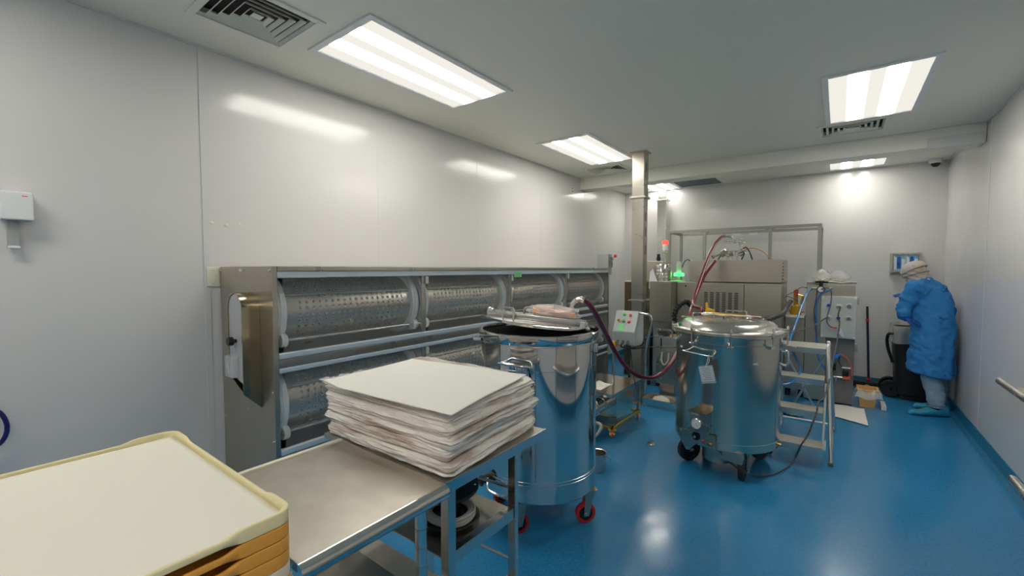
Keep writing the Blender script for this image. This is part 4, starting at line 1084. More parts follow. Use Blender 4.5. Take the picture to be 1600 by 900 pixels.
# ------------------------------------------------------------------ left cabinet unit behind the column
T = thing('feed_cabinet', 'dark reflective steel cabinet behind the column, with a canister and red beacon on top', 'machine', (-1.95, 5.6, 0))
MB().box((-2.245, 5.45, .10), (-1.90, 6.10, 1.33), .004).build('left_body', 'bronze', T)
MB().box((-1.895, 5.40, .85), (-1.63, 6.0, 1.345), .004).build('hopper_box', 'sheet', T)
MB().box((-1.86, 5.44, .10), (-1.66, 5.95, .845), .004).build('lower_body', 'sheet', T)
MB().box((-2.20, 5.70, 1.331), (-1.82, 6.05, 1.60), .004).build('rear_box', 'sheet', T)
MB().box((-2.24, 5.46, 1.3305), (-2.10, 5.68, 1.342), .003).build('tray_lip', 'white', T)
f = MB().lathe([(0, 0), (.10, 0), (.10, .20), (.094, .21), (0, .21)], (-1.80, 5.60, 1.346), 48)
for z in (.03, .07, .11, .15): f.lathe([(.10, z), (.104, z + .005), (.10, z + .01)], (-1.80, 5.60, 1.346), 48)
can = f.build('canister', 'tube', T)
f = MB().cyl((-1.79, 5.66, 1.556), (-1.79, 5.66, 1.70), .009, seg=10); f.lathe([(0, 0), (.035, .025), (.035, .05), (0, .05)], (-1.79, 5.66, 1.69), 20); f.build('beacon_stem', 'satin', T)
f = MB().cyl((-1.79, 5.66, 1.74), (-1.79, 5.66, 1.81), .034, seg=24); f.build('clear_section', 'milk', T)
f = MB().cyl((-1.79, 5.66, 1.81), (-1.79, 5.66, 1.862), .036, seg=24, bev=.006); f.build('red_beacon', 'redlamp', T)
f = MB(); f.poly([(-1.90, 5.42, 1.46), (-1.86, 5.40, 1.50), (-1.80, 5.40, 1.35), (-1.85, 5.41, 1.27), (-1.91, 5.42, 1.25)], (0, .006, 0)); f.build('hanging_scoop', 'white', can)
for x in (-2.2, -1.95, -1.83, -1.70):
    MB().cyl((x, 5.55, 0), (x, 5.55, .10), .025, seg=14).build('foot', 'rubber', T)
    MB().cyl((x, 5.90, 0), (x, 5.90, .10), .025, seg=14).build('foot', 'rubber', T)
f = MB().lathe([(0, 0), (.02, 0), (.028, .03), (.018, .07), (.022, .09), (0, .10)], (-1.915, 5.78, 1.601), 16); f.build('black_valve', 'black', T)

# lubricant pump station in front of it
T = thing('oil_station', 'small steel unit with black valve manifold on top, left of the clamped tank', 'machine', (-1.50, 4.95, 0))
MB().box((-1.665, 4.90, .585), (-1.40, 5.12, .745), .004).build('upper_box', 'satin', T)
MB().box((-1.64, 4.92, .20), (-1.40, 5.10, .584), .004).build('lower_box', 'satin', T)
MB().box((-1.60, 4.94, .0), (-1.44, 5.08, .20), .003).build('pedestal', 'sheet', T)
MB().box((-1.585, 4.895, .60), (-1.573, 4.899, .72)).build('slot', 'dark', T)
f = MB()
for k in range(4): f.cyl((-1.62 + .045 * k, 4.95, .79), (-1.62 + .045 * k, 5.02, .79), .024, seg=14); f.sphere((-1.62 + .045 * k, 4.94, .80), .022, 10)
f.box((-1.64, 4.97, .755), (-1.46, 5.03, .81), .004); f.cyl((-1.55, 5.0, .745), (-1.55, 5.0, .76), .02, seg=12)
f.build('manifold', 'greydark', T)
f = MB()
for k in range(3): f.cyl((-1.595 + .04 * k, 4.915, .81), (-1.595 + .04 * k, 4.96, .81), .012, seg=10)
split(f, 'manifold_caps', 'tube', T)
f = MB().box((-1.50, 4.95, .7455), (-1.42, 5.02, .77), .003); f.build('brass_fitting', 'brass', T)
f = MB()
for dx in (0, .05): f.cyl((-1.64 + dx, 4.915, .47), (-1.64 + dx, 4.92, .47), .012, seg=10)
f.tube([(-1.57, 4.91, .56), (-1.57, 4.89, .48), (-1.54, 4.88, .43), (-1.50, 4.89, .47), (-1.50, 4.91, .56)], .010, seg=8)
f.build('tubing_loop', 'tubeclear', T)
f = MB()
pts = [(-1.44, 4.99, .77), (-1.45, 4.98, .88), (-1.47, 5.02, .98), (-1.46, 5.10, 1.06), (-1.40, 5.2, 1.12), (-1.38, 5.3, 1.08)]
f.tube(pts, .024, seg=12, n=10, rf=lambda t: 1 + .28 * math.sin(t * 90)); f.build('corrugated_conduit', 'black', T)
f = MB().tube([(-1.66, 5.0, .70), (-1.72, 5.0, .71), (-1.80, 5.0, .69), (-1.86, 5.0, .67)], .006, seg=8); f.build('blue_tube', 'bluehose', T)

# drip pan on the floor
f = MB(); L0, L1 = Vector((-1.68, 4.60)), Vector((-1.36, 4.86))
x0, y0, x1, y1 = -1.70, 4.62, -1.20, 4.86
prof = None
bm = f.bm
def rect(i, z): return [bm.verts.new(p) for p in ((x0 + i, y0 + i, z), (x1 - i, y0 + i, z), (x1 - i, y1 - i, z), (x0 + i, y1 - i, z))]
rg = [rect(.02, .001), rect(.008, .085), rect(-.006, .087), rect(-.006, .090), rect(.011, .089), rect(.023, .005)]
for A, B in zip(rg, rg[1:]):
    for k in range(4): bm.faces.new((A[k], A[(k + 1) % 4], B[(k + 1) % 4], B[k]))
bm.faces.new(rg[0][::-1]); bm.faces.new(rg[-1])
tag(f.build('drip_pan', 'satin'), 'rectangular steel pan on the floor left of the clamped tank', 'pan')
f = MB().sphere((-1.52, 4.74, .055), .075, 24, (1.3, .8, .65)); f.jitter(.02, 18, 3)
tag(f.build('gelatin_scraps', 'cream', angle=80), 'pile of whitish scraps in the steel pan on the floor', 'scraps', kind='stuff')
# steel pot on the floor behind tank 1
T = thing('steel_pot', 'small steel beaker with a handle on the floor right of the mirror tank', 'pot', (-1.385, 2.93, 0))
f = MB().lathe([(0, .001), (.058, .001), (.060, .006), (.060, .13), (.066, .135), (.066, .138), (.057, .135), (.057, .008), (0, .006)], (-1.40, 2.93, 0), 40); f.build('beaker', 'satin', T)
f = MB().tube([(-1.340, 2.93, .12), (-1.305, 2.93, .125), (-1.30, 2.93, .09), (-1.335, 2.93, .07)], .0045, seg=10); f.build('handle', 'tube', T)
# floor drain
T = thing('floor_stud', 'small round metal cap set in the open floor between the tanks', 'floor cap', (-1.253, 3.657, 0))
MB().lathe([(0, 0), (.032, 0), (.030, .004), (0, .006)], (-1.253, 3.657, 0), 24).build('cap', 'tube', T)
MB().lathe([(0, .005), (.010, .005), (.010, .007), (0, .007)], (-1.253, 3.657, 0), 12).build('key_hole', 'greydark', T)

# green beacon on the frame
T = thing('green_beacon', 'glowing green signal lamp behind the machine, left end', 'signal lamp', (-1.74, 6.12, 0))
MB().box((-1.80, 6.05, 0), (-1.68, 6.19, 1.34), .004).build('stand', 'white', T)
MB().cyl((-1.745, 6.12, 1.34), (-1.745, 6.12, 1.45), .02, seg=14).build('stem', 'alu', T)
MB().cyl((-1.745, 6.12, 1.40), (-1.745, 6.12, 1.445), .065, seg=28, bev=.008).build('green_lens', 'greenlamp', T)
MB().cyl((-1.745, 6.12, 1.445), (-1.745, 6.12, 1.60), .035, seg=20).build('clear_section', 'milk', T)
f = MB().tube([(-1.70, 6.10, 1.52), (-1.66, 6.08, 1.60), (-1.61, 6.08, 1.62), (-1.57, 6.08, 1.56), (-1.55, 6.08, 1.50)], .006, seg=8); f.cyl((-1.56, 6.08, 1.505), (-1.51, 6.08, 1.515), .028, seg=14); f.build('cable_plug', 'black', T)

# ------------------------------------------------------------------ right-hand lower machine body and control cabinet
CY = 5.97
T = thing('control_cabinet', 'grey steel control cabinet with a white panel of round sockets, right of the machine', 'cabinet', (-.06, CY + .2, 0))
MB().box((-.293, CY, .02), (.150, CY + .29, 1.322), .004).build('body', 'sheet', T)
MB().box((-.10, CY - .012, .02), (.155, CY - .001, .735), .003).build('lower_panel', 'greydark', T)
f = MB()
for z in (1.11, .60): f.box((.151, CY + .02, z), (.185, CY + .06, z + .085), .003)
split(f, 'hinge', 'sheet', T)
pp = MB().box((-.150, CY - .075, .742), (.165, CY - .0015, 1.200), .010, seg=3).build('socket_panel', 'greylite', T)
f = MB()
for x in (-.135, .150):
    for z in (.757, 1.185): f.cyl((x, CY - .085, z), (x, CY - .074, z), .010, seg=12)
split(f, 'panel_screws', 'ivory', pp)
for x, z, m in ((-.082, 1.10, 'blue'), (.010, 1.09, 'alu'), (.098, 1.10, 'greydark'), (-.075, .965, 'alu'), (.008, .965, 'blue'), (.098, .965, 'greydark')):
    s_ = MB().lathe([(.018, 0), (.030, 0), (.030, .008), (.018, .010)], (x, CY - .075, z), 24, (0, -1, 0)).build('socket_ring', 'alu' if m != 'blue' else 'greylite', pp)
    MB().lathe([(0, 0), (.019, 0), (.017, .012), (0, .014)], (x, CY - .075, z), 20, (0, -1, 0)).build('socket_core', m, s_)
# pressure regulator on the cabinet
T2 = thing('air_regulator', 'round black gauge and valve mounted near the cabinet top', 'gauge', (-.15, CY - .05, 1.27))
f = MB().lathe([(0, 0), (.036, 0), (.038, .004), (.038, .020), (.032, .023), (.030, .018), (0, .018)], (-.155, CY - .035, 1.27), 32, (0, -1, 0)); g_ = f.build('gauge_case', 'black', T2)
MB().lathe([(0, .0185), (.029, .0185), (.029, .0192), (0, .0192)], (-.155, CY - .035, 1.27), 28, (0, -1, 0)).build('gauge_dial', 'glassface', g_)
MB().obox((-.150, CY - .055, 1.275), (.003, .001, .022), ry(.7)).build('needle', 'ink', g_)
f = MB().cyl((-.155, CY - .03, 1.27), (-.155, CY - .001, 1.27), .012, seg=12); f.cyl((-.155, CY - .03, 1.30), (-.155, CY - .03, 1.345), .017, seg=16).cyl((-.155, CY - .03, 1.345), (-.155, CY - .03, 1.365), .026, seg=16); f.cyl((-.21, CY - .03, 1.352), (-.09, CY - .03, 1.352), .010, seg=10); f.build('valve', 'black', T2)
f = MB().cyl((-.19, CY - .03, 1.28), (-.235, CY - .03, 1.28), .012, seg=10).cyl((-.12, CY - .03, 1.275), (-.05, CY - .03, 1.285), .012, seg=10); split(f, 'fittings', 'greylite', T2)
# hoses and cords about the cabinet
def cable(name, label, pts, r, m, seg=8, rf=None, cat='hose', g=None):
    return tag(MB().tube(pts, r, seg=seg, n=10, rf=rf).build(name, m), label, cat, g)
cable('air_hose', 'blue air hose looping left from the gauge and down behind the clamped tank', [(-.235, CY - .03, 1.28), onY(1262, 457, 5.8), onY(1254, 475, 5.5), onY(1247, 495, 5.2), onY(1240, 515, 4.85), onY(1234, 535, 4.7), onY(1240, 552, 4.6), onY(1249, 570, 4.5), onY(1250, 582, 4.36), onY(1243, 592, 4.2), onY(1234, 599, 4.15), onY(1222, 601, 4.12)], .0085, 'bluehose')
cable('air_hose', 'blue air hose hanging straight down the cabinet front from the gauge', [(-.055, CY - .035, 1.285), onY(1292, 455, CY - .05), onY(1282, 460, CY - .05), onY(1276, 475, CY - .04), onY(1275, 500, CY - .03), onY(1276, 525, CY - .03), onY(1277, 550, CY - .03), onY(1281, 565, CY - .03), onY(1290, 577, CY - .03)], .0085, 'bluehose')
cable('cord', 'thin black cord hanging from the left of the gauge beside the blue hose', [onY(1277, 452, CY - .05), onY(1275, 470, CY - .055), onY(1272, 485, CY - .05), onY(1274, 510, CY - .05), onY(1276, 525, CY - .045)], .006, 'cord', cat='cord')
cable('cord', 'black cord swinging from the gauge over the white socket panel to an orange plug', [onY(1284, 452, CY - .06), onY(1294, 450, CY - .10), onY(1299, 458, CY - .11), onY(1298, 475, CY - .11), onY(1293, 492, CY - .11), onY(1292, 502, CY - .11), onY(1296, 509, CY - .11), onY(1301, 512, CY - .11)], .0055, 'cord', cat='cord')
cable('cord', 'black cord running from the socket panel down left to the clamped tank', [(-.075, CY - .09, .965), onY(1290, 497, 5.7), onY(1270, 509, 5.2), onY(1250, 516, 4.6), onY(1232, 519, 4.2), t2l(.345, .10, 1.06)], .0065, 'cord', cat='cord')
T3 = thing('orange_plug', 'orange plug with a white tag at the end of the cord on the socket panel', 'plug', onY(1303, 513, CY - .11))
MB().obox(onY(1304, 512, CY - .11), (.045, .02, .018), ry(.1), .004).build('plug_body', 'orange', T3)
MB().poly([onY(1310, 512, CY - .11), onY(1316, 515, CY - .11), onY(1319, 525, CY - .11), onY(1316, 527, CY - .11), onY(1310, 520, CY - .11)], (0, .002, 0)).build('paper_tag', 'card', T3)
# twisted power cord from socket to tank 2
gc_ = [(.010, CY - .09, 1.09), onY(1313, 480, CY - .12), onY(1310, 490, CY - .12), (.008, CY - .10, .965), onY(1312, 505, CY - .12), onY(1309, 525, 5.6), onY(1305, 548, 5.1), onY(1302, 560, 4.75), onY(1299, 580, 4.45), onY(1293, 605, 4.12), onY(1287, 622, 3.99), onY(1279, 628, 3.9), onY(1276, 645, 3.85), onY(1270, 660, 3.80), onY(1262, 680, 3.78), onY(1252, 695, 3.75), onZ(1247, 706, .10), onZ(1240, 720, .03), onZ(1228, 731, .009), onZ(1210, 740, .009), onZ(1190, 744, .009), onZ(1176, 742, .02), onZ(1160, 736, .06), onZ(1140, 722, .12), onZ(1122, 703, .20), plugpt]
cable('power_cord', 'twisted grey power cord from the cabinet over the ladder to the clamped tank', gc_, .0062, 'cord', rf=lambda t: 1 + .22 * math.sin(t * 420), cat='cord')
# solenoid cluster on the side of the cabinet
T3 = thing('solenoid_valve', 'cluster of air valves with a red label low on the dark cabinet panel', 'valve', onY(1318, 590, CY - .03))
yv = CY - .035
f = MB().box(onY(1316, 579, yv + .02), onY(1326, 589, yv - .02), .003); f.build('coil', 'black', T3)
f = MB().box(onY(1315, 573, yv + .02), onY(1329, 577, yv - .015), .002); f.build('cap', 'white', T3)
f = MB().cyl(onY(1302, 588, yv), onY(1318, 590, yv), .011, seg=12); f.cyl(onY(1306, 581, yv), onY(1306, 596, yv), .010, seg=12); split(f, 'fittings', 'satin', T3)
MB().box(onY(1317, 587, yv + .02), onY(1328, 594, yv - .022), .003).build('red_label_block', 'redorange', T3)
MB().box(onY(1320, 595, yv + .01), onY(1326, 605, yv - .01), .003).build('exhaust', 'greydark', T3)
f = MB().box(onY(1301, 568, yv + .01), onY(1306, 579, yv - .01), .003); f.build('side_connector', 'black', T3)
MB().tube([onY(1331, 587, yv), onY(1331, 577, yv), onY(1328, 567, yv), onY(1320, 557, yv), onY(1312, 554, yv)], .0065, seg=8).build('red_tube', 'copper', T3)
MB().tube([onY(1301, 567, yv), onY(1305, 557, yv), onY(1312, 554, yv), onY(1306, 560, yv)], .012, seg=8).build('blue_tube', 'bluehose', T3)
MB().tube([onY(1312, 556, yv), onY(1311, 566, yv), onY(1318, 577, yv)], .004, seg=8).build('wire', 'black', T3)
# left lower cabinet
T = thing('machine_base_cabinet', 'low grey steel cabinet with two doors between the clamped tank and the control cabinet', 'cabinet', (-.42, 6.12, 0))
MB().box((-.49, CY + .02, .10), (-.298, CY + .40, .94), .003).build('body', 'sheet', T)
MB().box((-.485, CY + .008, .12), (-.400, CY + .019, .93), .002).build('door', 'sheet', T)
MB().box((-.392, CY + .008, .12), (-.300, CY + .019, .93), .002).build('door', 'sheet', T)
f = MB()
for x in (-.408, -.384):
    for z in (.50, .88): f.cyl((x, CY + .008, z), (x, CY - .002, z), .008, seg=10)
split(f, 'door_catch', 'tube', T)
for x in (-.46, -.33): MB().cyl((x, CY + .1, 0), (x, CY + .1, .1), .022, seg=14).build('foot', 'rubber', T); MB().cyl((x, CY + .34, 0), (x, CY + .34, .1), .022, seg=14).build('foot', 'rubber', T)
MB().box((-.485, CY - .05, .94), (-.30, CY + .30, .965), .003).build('shelf', 'white', T)
# oiler bottle and conduit beside it
T = thing('oiler_jar', 'amber oil jar with an orange cap on the ledge beside the cabinet', 'jar', onY(1243, 492, CY + .08))
ob = onY(1243, 491, CY + .08); ob.z = .966
MB().lathe([(0, 0), (.055, 0), (.058, .01), (.050, .10), (.022, .12), (.022, .20), (0, .20)], ob, 24).build('jar', 'amber', T)
MB().cyl(ob + Vector((0, 0, .20)), ob + Vector((0, 0, .29)), .024, seg=16, bev=.003).build('cap', 'orange', T)
f = MB().cyl(ob + Vector((-.10, 0, .03)), ob + Vector((.08, 0, .03)), .012, seg=10); f.cyl(ob + Vector((.05, 0, .12)), ob + Vector((.07, 0, .22)), .012, seg=10); f.cyl(ob + Vector((.07, 0, .22)), ob + Vector((.02, 0, .235)), .008, seg=8); split(f, 'fittings', 'brass', T)
cable('corrugated_conduit', 'black and silver ribbed conduit climbing from the clamped tank lid towards the oil jar', [t2l(.25, .22, 1.06), t2l(.27, .30, 1.08), onY(1222, 490, 4.5), onY(1228, 480, 5.0), onY(1233, 474, 5.5), onY(1236, 471, 5.9)], .020, 'rubber', 12, lambda t: 1 + .3 * math.sin(t * 150), cat='conduit')
cable('cord', 'thin grey wire looping between the machine side and the orange cap', [(-.487, 5.66, 1.18), (-.44, 5.70, 1.19), (-.38, 5.85, 1.15), (-.37, 5.95, 1.12), ob + Vector((0, 0, .30))], .0045, 'cord', cat='cord')
cable('cord', 'thin grey wire arching from the oil jar to the cabinet side', [ob + Vector((-.06, 0, .04)), ob + Vector((-.10, 0, .20)), onY(1243, 455, 6.0), onY(1252, 449, 6.0), onY(1262, 450, 5.96)], .004, 'cord', cat='cord')
# on top of the cabinet
f = MB()
def towel(u, v): return (-.29 + .45 * u, CY - .01 + .29 * v, 1.328 + .012 * (1 + noise.noise(Vector((u * 5, v * 4, 6)))) + (.012 if v < .08 else 0))
tag(f.grid(towel, 40, 20).build('towel', 'papertop', solid=.006), 'white folded towel spread on the control cabinet top', 'towel')
for k, (x, r, lab_) in enumerate(((-.16, .085, 'left clear bag of cream pieces on the control cabinet'), (.005, .082, 'right clear bag of cream pieces on the control cabinet'))):
    y = CY + .12
    T = thing('bag_of_pieces', lab_, 'bag', (x, y, 1.355), 'clear bags on the cabinet')
    f = MB().sphere((x, y, 1.385), r * .92, 24, (1.05, .9, .36)); f.jitter(.010, 26, k); f.build('contents', 'cream', T, angle=80)
    f = MB().sphere((x, y, 1.415), r, 32, (1.1, 1, .85)); f.jitter(.022, 15, k + 4); f.build('bag', 'bag', T)

# ------------------------------------------------------------------ step ladder
T = thing('step_ladder', 'aluminium step ladder with four treads behind the clamped tank', 'ladder', (-.22, 4.5, 0))
xl, xr_ = -.395, -.070
for z, ya, yb2 in ((.155, 3.945, 4.115), (.395, 4.06, 4.23), (.62, 4.19, 4.38), (.84, 4.38, 4.70)):
    tr = MB().box((xl, ya, z - .012), (xr_, yb2, z), .002)
    nrib = int((yb2 - ya) / .013)
    for k in range(nrib): tr.box((xl + .004, ya + .006 + k * .013, z - .0005), (xr_ - .004, ya + .011 + k * .013, z + .0025))
    tr = tr.build('tread', 'tread', T)
    MB().box((xl, ya - .006, z - .045), (xr_, ya - .0005, z + .002), .002).build('tread_lip', 'satin', tr)
for s_, xx in ((-1, xl - .018), (1, xr_ + .018)):
    sp_ = .022 * (1 if s_ > 0 else 0)
    f = MB().tube([(xx + sp_ + .02 * max(s_, 0), 4.06, .012), (xx, 4.36, .80), (xx, 4.40, .832), (xx, 4.46, .842), (xx, 4.60, .842), (xx, 4.665, .835), (xx, 4.70, .79), (xx + sp_ + .035 * max(s_, 0), 4.95, .012)], .0135, seg=14, n=8)
    f.build('side_frame', 'alu', T)
    f = MB().tube([(xx - .012 * s_, 3.95, .15), (xx - .006 * s_, 4.18, .60)], .008, seg=10, smooth=False); f.build('stile', 'tread', T)
    f = MB().box((xx + sp_ * 1.8 - .012, 4.05, .004), (xx + sp_ * 1.8 + .012, 4.95, .028), .002); f.build('floor_bar', 'alu', T)
    for y in (4.055, 4.95): MB().box((xx + sp_ * 1.8 - .016, y - .018, 0), (xx + sp_ * 1.8 + .016, y + .018, .03), .004).build('foot', 'greydark', T)
    MB().tube([(xx, 4.12, .16), (xx, 4.06, .16), (xx, 3.955, .14)], .008, seg=8, smooth=False).build('tread_bracket', 'alu', T)
f = MB().cyl((xl - .018, 4.94, .06), (xr_ + .05, 4.94, .06), .011, seg=12); f.build('rear_cross_bar', 'tread', T)
f = MB().cyl((xl - .0, 4.70, .76), (-.10, 4.92, .10), .010, seg=12).cyl((xr_, 4.70, .76), (xl + .03, 4.92, .10), .010, seg=12); split(f, 'rear_brace', 'alu', T)

# things under and beyond the ladder
T = thing('blue_tape_roll', 'blue roll with a yellowish cloth on the floor under the ladder', 'roll', (-.45, 5.25, 0))
MB().lathe([(.03, 0), (.085, 0), (.085, .08), (.03, .08), (.03, 0)], (-.44, 5.30, 0), 32).build('roll', 'blue', T)
f = MB().sphere((-.33, 5.22, .05), .075, 18, (1.3, .8, .6)); f.jitter(.02, 16, 2); f.build('cloth', 'cream', T)
def fs(u, v):
    p = Vector((-.02, 5.44)) * (1 - u) * (1 - v) + Vector((.262, 5.29)) * u * (1 - v) + Vector((.255, 5.90)) * u * v + Vector((-.05, 5.93)) * (1 - u) * v
    return (p.x, p.y, .006 + .006 * (1 + noise.noise(Vector((u * 3, v * 4, 1)))))
tag(MB().grid(fs, 24, 24).build('absorbent_sheet', 'papertop', solid=.004), 'white absorbent sheet on the blue floor before the control cabinet', 'sheet')
T = thing('amber_tub', 'square amber tub lined with a clear bag on the floor beside the cabinet', 'tub', (.27, 6.13, 0))
f = MB(); bm = f.bm
x0, y0, x1, y1 = .200, 6.00, .365, 6.22
rg = [rect(.022, .001), rect(.0, .185), rect(-.010, .187), rect(-.010, .195), rect(.006, .194), rect(.028, .008)]
for A, B in zip(rg, rg[1:]):
    for k in range(4): bm.faces.new((A[k], A[(k + 1) % 4], B[(k + 1) % 4], B[k]))
bm.faces.new(rg[0][::-1]); bm.faces.new(rg[-1]); f.build('tub', 'tub', T)
def tb(u, v):
    a = 2 * PI * u; c_, s2 = math.cos(a), math.sin(a); k = 1 / max(abs(c_), abs(s2))
    k *= 1 + .06 * math.sin(a * 9) + .05 * noise.noise(Vector((c_ * 3, s2 * 3, v * 2)))
    o_ = (1.06 + .30 * v) if v > .3 else 1.03 + .1 * v
    return (.2825 + .0825 * k * c_ * o_ * (1.12 if c_ > 0 else 1), 6.11 + .11 * k * s2 * o_, .198 - .09 * v + .012 * math.sin(a * 5))
f = MB().grid(tb, 72, 8, True); f.build('bag_liner', 'bag2', T)
tag(MB().box((.395, 5.98, .001), (.44, 6.22, .05), .006).build('white_block', 'white'), 'small white plastic block on the floor right of the amber tub', 'block')
T = thing('push_broom', 'dark floor squeegee with red collars leaning against the back wall', 'broom', (.33, 7.08, 0))
f = MB().cyl((.338, 7.10, .07), (.302, 7.172, 1.02), .012, seg=14, bev=.004); f.build('pole', 'navy', T)
f = MB().cyl((.3095, 7.157, .825), (.3065, 7.163, .862), .0165, seg=16).cyl((.3375, 7.101, .085), (.3365, 7.1035, .115), .020, seg=16); split(f, 'collar', 'red', T)
f = MB().box((.16, 7.03, .040), (.47, 7.13, .075), .008); f.box((.165, 7.045, 0), (.465, 7.115, .045), .004); f.build('head', 'rubber', T)
tag(MB().box((.50, 7.10, .001), (.63, 7.14, .03), .004).build('threshold_strip', 'satin'), 'short pale metal strip on the floor against the back wall skirting', 'strip')

# ------------------------------------------------------------------ wheelie bin with clear liner
T = thing('waste_bin', 'black wheeled waste bin with a clear liner, behind the person', 'bin', (.74, 6.78, 0))
bcx, bcy = .745, 6.80
def sq(a, hx_, hy_, p=5.0):
    c_, s_ = math.cos(a), math.sin(a); k = (abs(c_) ** p + abs(s_) ** p) ** (-1 / p)
    return (bcx + hx_ * k * c_, bcy + hy_ * k * s_)
f = MB(); bm = f.bm; rings = []
for hx_, hy_, z in ((.17, .17, .045), (.185, .185, .06), (.225, .235, .78), (.228, .238, .80), (.228, .238, .82), (.215, .225, .82), (.21, .22, .78), (.17, .17, .08)):
    rings.append([bm.verts.new((*sq(2 * PI * k / 64, hx_, hy_), z)) for k in range(64)])
for A, B in zip(rings, rings[1:]):
    for k in range(64): bm.faces.new((A[k], A[(k + 1) % 64], B[(k + 1) % 64], B[k]))
bm.faces.new(rings[0][::-1]); bm.faces.new(rings[-1])
f.build('body', 'rubber', T)
f = MB().box((bcx - .15, bcy - .16, 0), (bcx + .17, bcy + .12, .05), .01); f.build('base', 'rubber', T)
f = MB()
for y in (bcy - .12, bcy + .12):
    MB().lathe([(0, 0), (.085, 0), (.10, .012), (.10, .034), (.085, .046), (0, .046)], (bcx - .225, y - .02, .10), 32, (0, 1, 0)).build('wheel', 'black', T)
f.cyl((bcx - .225, bcy - .14, .10), (bcx - .225, bcy + .14, .10), .012, seg=10); f.box((bcx - .24, bcy - .08, .08), (bcx - .15, bcy + .08, .12), .01); f.build('axle', 'greydark', T)
f = MB().tube([(bcx - .20, bcy - .19, .76), (bcx - .27, bcy - .18, .74), (bcx - .27, bcy - .16, .60), (bcx - .22, bcy - .17, .42)], .016, seg=10); f.build('rear_handle', 'black', T)
def bl_(u, v):
    a = 2 * PI * u; w_ = 1 + .025 * math.sin(a * 13) + .04 * noise.noise(Vector((math.cos(a) * 3, math.sin(a) * 3, v * 4)))
    if v < .5: s_, z = .93 + .12 * (v / .5), .70 + .16 * (v / .5)
    else: s_, z = 1.05 + .03 * ((v - .5) / .5), .86 - .20 * ((v - .5) / .5)
    z += .012 * math.sin(a * 4 + 1)
    x, y = sq(a, .228 * s_ * w_, .238 * s_ * w_); return (x, y, z)
MB().grid(bl_, 110, 18, True).build('bag_liner', 'bag2', T, angle=60)

# ------------------------------------------------------------------ glove dispenser on the back wall
dx0, dx1, dz0, dz1 = .507, .785, 1.452, 1.694
T = thing('glove_dispenser', 'steel wall holder with two boxes of blue gloves on the back wall', 'dispenser', ((dx0 + dx1) / 2, YB, dz0))
f = MB()
for a, b in (((dx0, dz0), (dx0 + .022, dz1)), ((dx1 - .022, dz0), (dx1, dz1)), ((dx0 + .022, dz0), (dx1 - .022, dz0 + .028)), ((dx0 + .022, dz1 - .022), (dx1 - .022, dz1))):
    f.box((a[0], YB - .10, a[1]), (b[0], YB, b[1]), .002)
f.box((dx0 + .02, YB - .008, dz0 + .02), (dx1 - .02, YB - .001, dz1 - .02))
f.build('holder', 'brush', T)
for k in range(2):
    x0_ = dx0 + .025 + k * .116; t_ = thing('glove_box', ('left' if k == 0 else 'right') + ' cardboard box of blue gloves in the wall holder', 'box', (x0_ + .056, YB - .05, dz0 + .029), 'glove boxes')
    MB().box((x0_, YB - .088, dz0 + .0285), (x0_ + .113, YB - .010, dz1 - .0225), .003).build('carton', 'white', t_)
    MB().box((x0_ + .004, YB - .0895, dz0 + .032), (x0_ + .109, YB - .0885, dz1 - .026)).build('printed_front', 'cyanprint', t_)
    f = MB().poly([(x0_ + .008, YB - .091, dz0 + .04), (x0_ + .03, YB - .091, dz0 + .04), (x0_ + .03, YB - .091, dz1 - .06), (x0_ + .008, YB - .091, dz1 - .04)], (0, .001, 0)); f.box((x0_ + .078, YB - .091, dz0 + .04), (x0_ + .104, YB - .090, dz1 - .075)); split(f, 'pale_print', 'white', t_)
    f = MB(); f.lathe([(0, 0), (.017, 0), (.017, .001), (0, .001)], (x0_ + .052, YB - .0905, dz1 - .06), 20, (0, -1, 0)); f.box((x0_ + .035, YB - .0915, dz0 + .05), (x0_ + .069, YB - .0905, dz1 - .06)); f.build('glove_opening', 'sleeve', t_)
    f = MB().sphere((x0_ + .052, YB - .095, dz0 + .12), .018, 14, (1, .5, 1.4)); f.jitter(.006, 50, k); f.build('glove_tip', 'glove', t_)

# ------------------------------------------------------------------ steel table by the right wall (only its end shows)
T = thing('side_table', 'steel table with round tube edges against the right wall at the picture edge', 'table', (.84, 3.0, 0))
sx = .70; a_ = onX(1563, 595, sx); b_ = onX(1582, 748, sx)
f = MB().cyl((sx, a_.y, a_.z), (sx, .9, a_.z), .019, seg=20, bev=.005); f.build('edge_tube', 'satin', T)
f = MB().cyl((sx, b_.y, b_.z), (sx, .9, b_.z), .019, seg=20, bev=.005); f.build('edge_tube', 'satin', T)
MB().box((sx + .012, 1.0, a_.z + .0), (.97, 3.15, a_.z + .018), .003).build('tabletop', 'table', T)
MB().box((sx + .012, 1.0, b_.z - .01), (.97, 3.0, b_.z + .01), .003).build('lower_shelf', 'table', T)
for x in (sx + .12, .95):
    for y in (1.1, 2.78): MB().cyl((x, y, 0), (x, y, a_.z), .014, seg=14).build('leg', 'tube', T)
tag(MB().box((sx + .05, 1.2, a_.z + .0185), (.96, 3.05, a_.z + .028), .002).build('paper_pile', 'papertop'), 'white papers on the steel table at the right edge of the picture', 'paper pile')

